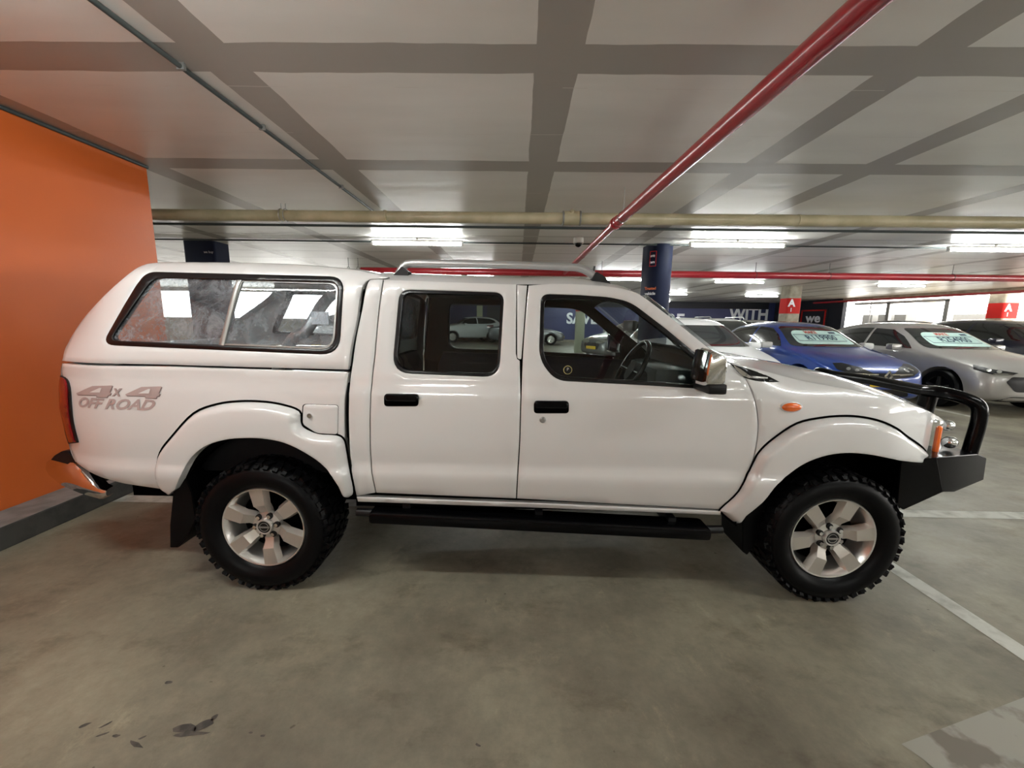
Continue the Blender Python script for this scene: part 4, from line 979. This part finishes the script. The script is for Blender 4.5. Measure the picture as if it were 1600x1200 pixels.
# decals
def sidetext(s, u0, u1, v0, v1, m, shear, bold, off, nm='decal'):
    a_, b_ = usurf(u0, v1, S['bed']), usurf(u1, v0, S['bed'])
    o = text(nm, s, .1, (0, 0, 0), m, None, depth=.0, bold=bold, shear=shear)
    X = [v.co.x for v in o.data.vertices]; Z = [v.co.z for v in o.data.vertices]
    for v in o.data.vertices:
        x = a_.x+(v.co.x-min(X))/(max(X)-min(X))*(b_.x-a_.x) if False else 0
    x0_, x1_, z0_, z1_ = min(X), max(X), min(Z), max(Z)
    for v in o.data.vertices:
        x = a_.x+(v.co.x-x0_)/(x1_-x0_)*(b_.x-a_.x); z = a_.y+(v.co.z-z0_)/(z1_-z0_)*(b_.y-a_.y)-.018*(v.co.x-x0_)/(x1_-x0_)*0
        v.co = Vector((x, S['bed'](x, z)-off, z))
    o.data.transform(Matrix.Translation(-wloc(bed))); o.parent = bed; return o
def four(dx, dy):
    f = lambda L: [((x/3.53)+dx, 560+y/3.53+dy) for x, y in L]
    out = f([(420, 193), (510, 152), (622, 149), (604, 188), (614, 189), (606, 203), (596, 203), (590, 215), (528, 212), (534, 203), (426, 200)]); hole = f([(492, 188), (548, 163), (560, 163), (550, 188)])
    sh_ = f([(424, 197), (513, 156), (626, 153), (608, 192), (618, 193), (610, 207), (600, 207), (594, 219), (530, 216), (536, 207), (430, 204)])
    for o_, h_, m_, off in ((sh_, [], 'decaldark', -.0012), (out, [], 'decal', -.0026), (hole, [], 'white', -.0040)):
        panel('decal', v2(o_), m_, bed, surf='bed', off=off, thick=0, ring=0, drop=0, grid=.015, mir=False)
four(0, 0); four(76.5, 1.5)
sidetext('x', 175, 192, 607, 619, 'decaldark', .4, .003, .0016); sidetext('x', 175.5, 191, 607.5, 618.5, 'decal', .4, .001, .0030)
sidetext('OFF ROAD', 124, 243, 624, 636, 'decal', .5, .0035, .0022)
# ------------------------------------------------------------------ CARS
def car(label, loc, paint, kind='hatch', rz=-PI/2, cat='car', sign=None, brand=None, plate=True, roofm=None, detail=True, rails=False, group=None, zs=1.0):
    t = thing('suv' if kind == 'suv' else ('sedan' if kind == 'sedan' else 'hatchback'), label, cat, loc, rz, group)
    # station: x, half width, z sill, z belt, z top, roof half width factor
    if kind == 'hatch':
        ST = [(0.0, .42, .34, .56, .60, 0), (-.05, .66, .24, .62, .68, 0), (-.16, .78, .20, .69, .76, 0), (-.40, .855, .19, .78, .86, 0), (-.75, .885, .19, .86, .935, 0), (-1.12, .895, .19, .925, 1.0, 0), (-1.32, .895, .19, .945, 1.06, .3),
              (-1.62, .895, .19, .955, 1.24, .8), (-1.98, .895, .19, .96, 1.405, 1), (-2.4, .895, .19, .965, 1.455, 1), (-2.9, .895, .19, .98, 1.455, 1), (-3.4, .885, .19, 1.0, 1.41, 1), (-3.78, .85, .20, 1.02, 1.33, 1), (-4.0, .81, .24, 1.02, 1.16, .9), (-4.14, .74, .32, .96, 1.02, .5), (-4.2, .60, .40, .85, .90, 0)]
        wh = (-.80, -3.42); zr = 1.0
    elif kind == 'suv':
        ST = [(0.0, .50, .40, .72, .76, 0), (-.06, .72, .30, .80, .86, 0), (-.18, .82, .27, .88, .94, 0), (-.45, .88, .26, .96, 1.03, 0), (-.8, .90, .26, 1.01, 1.08, 0), (-1.15, .905, .26, 1.05, 1.12, .1), (-1.35, .905, .26, 1.06, 1.22, .5),
              (-1.75, .905, .26, 1.07, 1.50, 1), (-2.2, .905, .26, 1.08, 1.60, 1), (-2.9, .905, .26, 1.09, 1.61, 1), (-3.5, .90, .26, 1.11, 1.57, 1), (-3.85, .87, .27, 1.13, 1.46, 1), (-4.1, .83, .30, 1.12, 1.24, .8), (-4.22, .76, .38, 1.02, 1.06, .3), (-4.28, .62, .44, .9, .94, 0)]
        wh = (-.86, -3.45)
    else:
        ST = [(0.0, .42, .34, .56, .60, 0), (-.05, .66, .24, .62, .68, 0), (-.2, .80, .20, .70, .77, 0), (-.5, .87, .19, .79, .86, 0), (-.9, .89, .19, .87, .93, 0), (-1.3, .895, .19, .92, .99, .1), (-1.6, .895, .19, .94, 1.12, .6),
              (-2.1, .895, .19, .95, 1.38, 1), (-2.6, .895, .19, .955, 1.42, 1), (-3.1, .89, .19, .965, 1.38, 1), (-3.6, .88, .19, .98, 1.16, .7), (-3.85, .87, .20, .99, 1.04, .2), (-4.3, .84, .22, .97, 1.01, 0), (-4.45, .76, .3, .9, .95, 0), (-4.5, .6, .4, .8, .85, 0)]
        wh = (-.82, -3.55)
    hw = .335 if kind != 'suv' else .36
    bm = bmesh.new(); R = []
    for (x, w_, zb, zl, zt, gf) in ST:
        hgt = zt-zl
        m1 = w_*(.93*(1-gf)+.865*gf) if gf else w_*.86; z1 = zl+hgt*(.28 if not gf else .30)
        wr = w_*.60*(1-gf)+w_*.70*gf; zr_ = zt-(.012 if not gf else .05*gf+.012)
        prof = [(0, zb), (w_*.78, zb), (w_*.965, zb+.05), (w_, zb+(zl-zb)*.42), (w_*.985, zb+(zl-zb)*.72), (w_*.955, zl-.03), (w_*.93, zl), (m1, z1), (wr, zr_), (wr*.6, zt-.004), (0, zt)]
        ring = [bm.verts.new((x, y, z)) for y, z in prof]+[bm.verts.new((x, -y, z)) for y, z in prof[-2:0:-1]]
        R.append(ring)
    for q in R:
        for v in q: v.co.z = v.co.z if v.co.z < .6 else .6+(v.co.z-.6)*zs
    n = len(R[0])
    for A, B in zip(R, R[1:]):
        for k in range(n): bm.faces.new((A[k], A[(k+1) % n], B[(k+1) % n], B[k]))
    bm.faces.new(R[0]); bm.faces.new(R[-1][::-1])
    bmesh.ops.recalc_face_normals(bm, faces=bm.faces[:])
    me = bpy.data.meshes.new('body'); bm.to_mesh(me); bm.free()
    body = link('body', me, paint, t, world=False)
    md = body.modifiers.new('s', 'SUBSURF'); md.levels = 2; md.render_levels = 2
    bpy.context.view_layer.update()
    dg = bpy.context.evaluated_depsgraph_get(); me2 = bpy.data.meshes.new_from_object(body.evaluated_get(dg)); body.modifiers.clear()
    # BVH of the uncut body for laying glass and lamps on
    bvh = BVHTree.FromPolygons([v.co.copy() for v in me2.vertices], [tuple(p.vertices) for p in me2.polygons])
    body.data = me2
    bmc = bmesh.new()
    for x in wh:
        mx = Matrix.Translation((x, 0, hw)) @ Matrix.Rotation(PI/2, 4, 'X')
        for s in (-1, 1):
            bmesh.ops.create_cone(bmc, cap_ends=True, segments=40, radius1=hw+.055, radius2=hw+.055, depth=.5, matrix=Matrix.Translation((x, s*.88, hw)) @ Matrix.Rotation(PI/2, 4, 'X'))
    mc = bpy.data.meshes.new('cut'); bmc.to_mesh(mc); bmc.free(); oc = bpy.data.objects.new('cut', mc); C.objects.link(oc); oc.parent = t
    md = body.modifiers.new('b', 'BOOLEAN'); md.object = oc; md.operation = 'DIFFERENCE'; md.solver = 'EXACT'
    bpy.context.view_layer.update(); dg = bpy.context.evaluated_depsgraph_get(); me3 = bpy.data.meshes.new_from_object(body.evaluated_get(dg)); body.modifiers.clear(); body.data = me3
    bpy.data.objects.remove(oc); smooth(me3, 40)
    me3.materials.clear(); me3.materials.append(M[paint]); 
    def patch(name, poly, dirv, m, off=.004, grid=.05, parent=None, org=None):
        """polygon laid on the body: poly in 2D (a,b); dirv 'x' front, '-x' back, 'y'/'-y' sides, or an angle in degrees round z from the front"""
        if isinstance(dirv, (int, float)): an = rad(dirv)
        d = Vector((-math.cos(an), -math.sin(an), 0)); rt = Vector((-math.sin(an), math.cos(an), 0)); o0 = -d*6+(org or Vector((0, 0, 0)))
        poly = dens(v2(poly), grid); vo, faces, loops = fill2d(poly, [], grid, 0)
        bm = bmesh.new(); V = []
        for p in vo:
            st_ = o0+rt*p.x+Vector((0, 0, p.y)); hit = bvh.ray_cast(st_, d)
            V.append(bm.verts.new(hit[0]+hit[1]*off) if hit[0] is not None else None)
        for f in faces:
            if all(V[k] is not None for k in f):
                try: bm.faces.new([V[k] for k in f])
                except ValueError: pass
        for v in [v for v in bm.verts if not v.link_faces]: bm.verts.remove(v)
        me = bpy.data.meshes.new(name); bm.to_mesh(me); bm.free()
        for p in me.polygons: p.use_smooth = True
        return link(name, me, m, parent or t, world=False)
    suv = kind == 'suv'; z0 = .11 if suv else 0
    # windscreen, seen along the front axis (a = lateral)
    ws_top = 1.50 if suv else (1.36 if kind == 'sedan' else 1.385); ws_bot = 1.14 if suv else 1.02
    gw = patch('windscreen', fillet([(-.70, ws_bot, .05), (.70, ws_bot, .05), (.55, ws_top, .06), (-.55, ws_top, .06)]), 0, 'carglass')
    # side windows: direction +90 = seen from +y side; a axis = -x there
    if kind == 'hatch': sw = [[(-1.46, 1.00), (-2.52, 1.01), (-2.50, 1.37), (-2.10, 1.35), (-1.80, 1.22)], [(-2.58, 1.01), (-3.35, 1.05), (-3.62, 1.17), (-3.40, 1.31), (-2.9, 1.37), (-2.56, 1.375)]]
    elif suv: sw = [[(-1.40, 1.14), (-2.45, 1.15), (-2.43, 1.51), (-1.98, 1.48), (-1.7, 1.36)], [(-2.52, 1.15), (-3.35, 1.17), (-3.72, 1.24), (-3.6, 1.38), (-3.3, 1.47), (-2.5, 1.515)]]
    else: sw = [[(-1.62, .99), (-2.62, 1.0), (-2.6, 1.33), (-2.2, 1.30), (-1.95, 1.18)], [(-2.7, 1.0), (-3.35, 1.02), (-3.2, 1.17), (-2.9, 1.27), (-2.68, 1.33)]]
    for s in (1, -1):
        for q in sw:
            patch('side_window', [(-x*s, z) for x, z in q] if True else q, 90*s, 'carglass')
    patch('rear_window', fillet([(-.55, (1.18 if suv else 1.08), .04), (.55, (1.18 if suv else 1.08), .04), (.50, (1.44 if suv else 1.30), .05), (-.50, (1.44 if suv else 1.30), .05)]), 180, 'carglass')
    # lamps
    for s in (1, -1):
        if brand == 'sleek': hp_ = [(.02, .70), (.30, .745), (.52, .80), (.50, .725), (.28, .665), (.08, .67)]
        else: hp_ = [(-.12, .66), (.05, .74), (.30, .80), (.42, .79), (.34, .70), (.12, .63), (-.08, .62)]
        hp2 = [(s*(a_+.28), b_+z0) for a_, b_ in hp_]
        ha = 50 if brand == 'sleek' else 40
        hl_ = patch('headlight', hp2, ha*s, 'black' if detail else 'clear', .005, .03)
        if detail:
            cx_ = sum(a_ for a_, b_ in hp2)/len(hp2); cz_ = sum(b_ for a_, b_ in hp2)/len(hp2)
            for dx_ in (-.06, .05):
                patch('headlight_lens', [(cx_+s*dx_+.030*math.cos(k), cz_+dx_*.15+.022*math.sin(k)) for k in [i*2*PI/14 for i in range(14)]], ha*s, 'clear', .010, .03, parent=hl_)
            lo = sorted(hp2, key=lambda p: s*p[0]); patch('headlight_strip', [(hp2[-1][0], hp2[-1][1]), (hp2[-2][0], hp2[-2][1]), (hp2[-2][0], hp2[-2][1]+.016), (hp2[-1][0], hp2[-1][1]+.016)], ha*s, 'chrome', .011, .03, parent=hl_)
        patch('tail_light', [(s*(.50), .80+z0), (s*.68, .82+z0), (s*.72, .98+z0), (s*.52, .95+z0)], 180-25*s, 'red_lens', .005, .05)
    # grilles
    if brand == 'diamond':
        gr = patch('grille', fillet([(-.50, .62, .02), (-.14, .565, .04), (.14, .565, .04), (.50, .62, .02), (.52, .66, .02), (-.52, .66, .02)]), 0, 'black', .005, .04)
        for s in (-1, 1): patch('grille_bar', [(s*.10, .625), (s*.47, .640), (s*.48, .652), (s*.10, .645)], 0, 'chrome', .012, .04, parent=gr)
        bm = bmesh.new()
        for (h_, w_) in ((.105, .072),):
            O_ = [(0, h_), (w_, 0), (0, -h_), (-w_, 0)]; I_ = [(0, h_*.5), (w_*.42, 0), (0, -h_*.5), (-w_*.42, 0)]
            vo = [bm.verts.new((.055, a_, .625+b_)) for a_, b_ in O_]; vm = [bm.verts.new((.075, a_*.72, .625+b_*.76)) for a_, b_ in O_]; vi = [bm.verts.new((.055, a_, .625+b_)) for a_, b_ in I_]
            for A, B in ((vo, vm), (vm, vi)):
                for k in range(4): bm.faces.new((A[k], A[(k+1) % 4], B[(k+1) % 4], B[k]))
        em = bmobj('emblem', bm, 'chrome', t, None, world=False)
        patch('lower_grille', fillet([(-.45, .28, .05), (.45, .28, .05), (.38, .40, .05), (-.38, .40, .05)]), 0, 'black', .005, .05)
    else:
        gk = 1.4 if brand == 'sleek' else 1
        gr = patch('grille', fillet([(-.32*gk, .40+z0, .05), (.32*gk, .40+z0, .05), (.42*gk, .56+z0, .04), (.36*gk, .64+z0, .04), (-.36*gk, .64+z0, .04), (-.42*gk, .56+z0, .04)]), 0, 'black', .005, .04)
        if detail:
            patch('lower_grille', fillet([(-.66, .235+z0, .02), (.66, .235+z0, .02), (.48, .32+z0, .04), (-.48, .32+z0, .04)]), 0, 'black', .006, .05)
            bm = bmesh.new(); tube(bm, [(.02, math.cos(i*2*PI/20)*.055, .575+z0+math.sin(i*2*PI/20)*.04) for i in range(21)], .006, 8); bmobj('emblem', bm, 'chrome', t, 60, world=False)
    if plate:
        pz = .46+z0 if brand != 'diamond' else .50
        pl = box('number_plate', (.015, .035, -.25, .25, pz-.055, pz+.055), 'plate', t, .004, world=False)
    for s in (1, -1):
        o = box('door_mirror', (-.10, .06, -.10, .10, -.06, .06), paint if brand != 'diamond' else 'fixture', t, .035, world=False)
        o.data.transform(Matrix.Translation((-1.62, s*1.0, 1.02+z0)))
        o = patch('sill_trim', [(-x*s, z) for x, z in ((-1.25, .20+z0*.6), (-2.95, .20+z0*.6), (-2.95, .26+z0), (-1.25, .26+z0))], 90*s, 'black', .006, .1)
        for x in wh:
            bm = bmesh.new(); c_ = (x, s*.88, hw)
            rings = lathe_(bm, [(hw*.62, -.02*1), (hw*.66, .0), (hw*.92, .012), (hw, -.02), (hw, -.2), (hw*.6, -.2)], c_, s)
            ty = bmobj('wheel', bm, 'rubber', t, 40, world=False)
            bm = bmesh.new()
            for k in range(5):
                a_ = k*2*PI/5+.3; p1 = Vector((x, s*.87, hw)); p2 = p1+Vector((math.cos(a_), 0, math.sin(a_)))*hw*.62
                tube(bm, [p1, p2], [.035, .028], 8)
            lathe_(bm, [(hw*.60, -.015), (hw*.63, -.005), (hw*.63, -.05), (hw*.55, -.12), (.02, -.12)], c_, s)
            bmobj('rim', bm, 'black' if brand == 'sleek' else 'alloy', ty, 40, world=False)
    if roofm: patch('roof_panel', [(0, 0)]*0 or [(-.55, .1), (.55, .1), (.55, .2), (-.55, .2)], 0, roofm) if False else None
    if rails:
        for s in (1, -1): tubeobj('roof_rail', [(-1.95, s*.58, 1.56), (-2.1, s*.60, 1.64), (-3.3, s*.60, 1.63), (-3.5, s*.58, 1.54)], .02, 'rail', t, 8, world=False)
    if sign:
        zb = ws_bot+.035; zt_ = ws_top-.06; zm = (zb+zt_)/2
        rgt = -1
        oval = fillet([(-.56, zb, .07), (.50, zb, .05), (.46, zt_-.03, .16), (-.50, zt_-.02, .16)], 8)
        sg = patch('price_card', oval, 0, 'sign', .009, .05, parent=gw)
        def ln(x0_, x1_, z0__, z1__, m): patch('print', [(x0_, z0__), (x1_, z0__), (x1_, z1__), (x0_, z1__)], 0, m, .012, .1, parent=gw)
        bz0, bz1 = zb+.05, zb+.17
        for (x0_, x1_, a_, b_) in ((-.50, .40, bz0, bz0+.008), (-.50, .40, bz1-.008, bz1), (-.50, -.492, bz0, bz1), (.392, .40, bz0, bz1)): ln(x0_, x1_, a_, b_, 'signink')
        ln(.20, .34, bz1+.02, zt_-.05, 'signink')
        def wtext(s_, xc, zc, size, m, wx=1):
            cu = bpy.data.curves.new('x', 'FONT'); cu.body = s_; cu.size = size; cu.align_x = 'CENTER'; cu.align_y = 'CENTER'; cu.offset = .002; cu.resolution_u = 2
            o_ = bpy.data.objects.new('x', cu); C.objects.link(o_); bpy.context.view_layer.update(); me_ = bpy.data.meshes.new_from_object(o_); bpy.data.objects.remove(o_)
            me_.materials.clear()
            for v in me_.vertices:
                a_, b_ = xc+v.co.x*wx, zc+v.co.y
                hit = bvh.ray_cast(Vector((6, a_, b_)), Vector((-1, 0, 0)))
                v.co = hit[0]+hit[1]*.013 if hit[0] is not None else Vector((-1.5, a_, b_))
            link('print', me_, m, gw, world=False)
        wtext(sign[0], -.15, bz1+.04, .07, 'signred', 1.3); wtext(sign[1], -.04, (bz0+bz1)/2, .12, 'signink', 1.35)
    return t
def lathe_(bm, prof, c, s, n=36):
    rings = [[bm.verts.new((c[0]+r*math.cos(2*PI*k/n), c[1]+s*y, c[2]+r*math.sin(2*PI*k/n))) for k in range(n)] for r, y in prof]
    for A, B in zip(rings, rings[1:]):
        for k in range(n): bm.faces.new((A[k], A[(k+1) % n], B[(k+1) % n], B[k]))
car('blue hatchback with a diamond badge and price card, behind the pickup bonnet', (6.0, 6.62, 0), 'blue', zs=1.04, sign=('MAKE', 'R119900'), brand='diamond')
car('silver hatchback with black grille and price card in its windscreen, right of the blue car', (8.46, 6.52, 0), 'silver', zs=1.06, sign=('MAKE', 'R254900'), brand='sleek')
car('plain white hatchback parked left of the blue hatchback, without a price card', (3.55, 6.25, 0), 'white2', zs=1.10)
car('dark navy car at the right edge of the photo beside the silver hatchback', (11.45, 7.4, 0), 'navycar', 'suv')
car('black low car whose roof shows behind the silver hatchback', (13.9, 12.3, 0), 'black', 'suv', detail=False)
car('light SUV with roof rails under the word WITH', (7.6, 13.0, 0), 'white2', 'suv', rails=True, detail=False)
car('pale car behind the plain white hatchback with red behind its glass', (9.5, 19.5, 0), 'silver', 'hatch', detail=False)
car('silver car seen below the small red-outlined corner sign', (12.4, 19.0, 0), 'silver', 'suv', detail=False)
car('white crossover seen side-on through the rear door glass, facing left', (-5.1, 25.2, 0), 'white2', 'suv', rz=PI+.42, detail=False)
car('dark grey sedan seen side-on through the driver window, against the far wall', (2.75, 24.6, 0), 'grey', 'sedan', rz=0, detail=False)
car('grey car seen beyond the steering wheel through the driver window', (2.75, 15.2, 0), 'grey', 'hatch', rz=PI+.55, detail=False)
car('pale SUV seen through the canopy window behind the roll bar', (-6.4, 13.0, 0), 'white2', 'suv', detail=False)
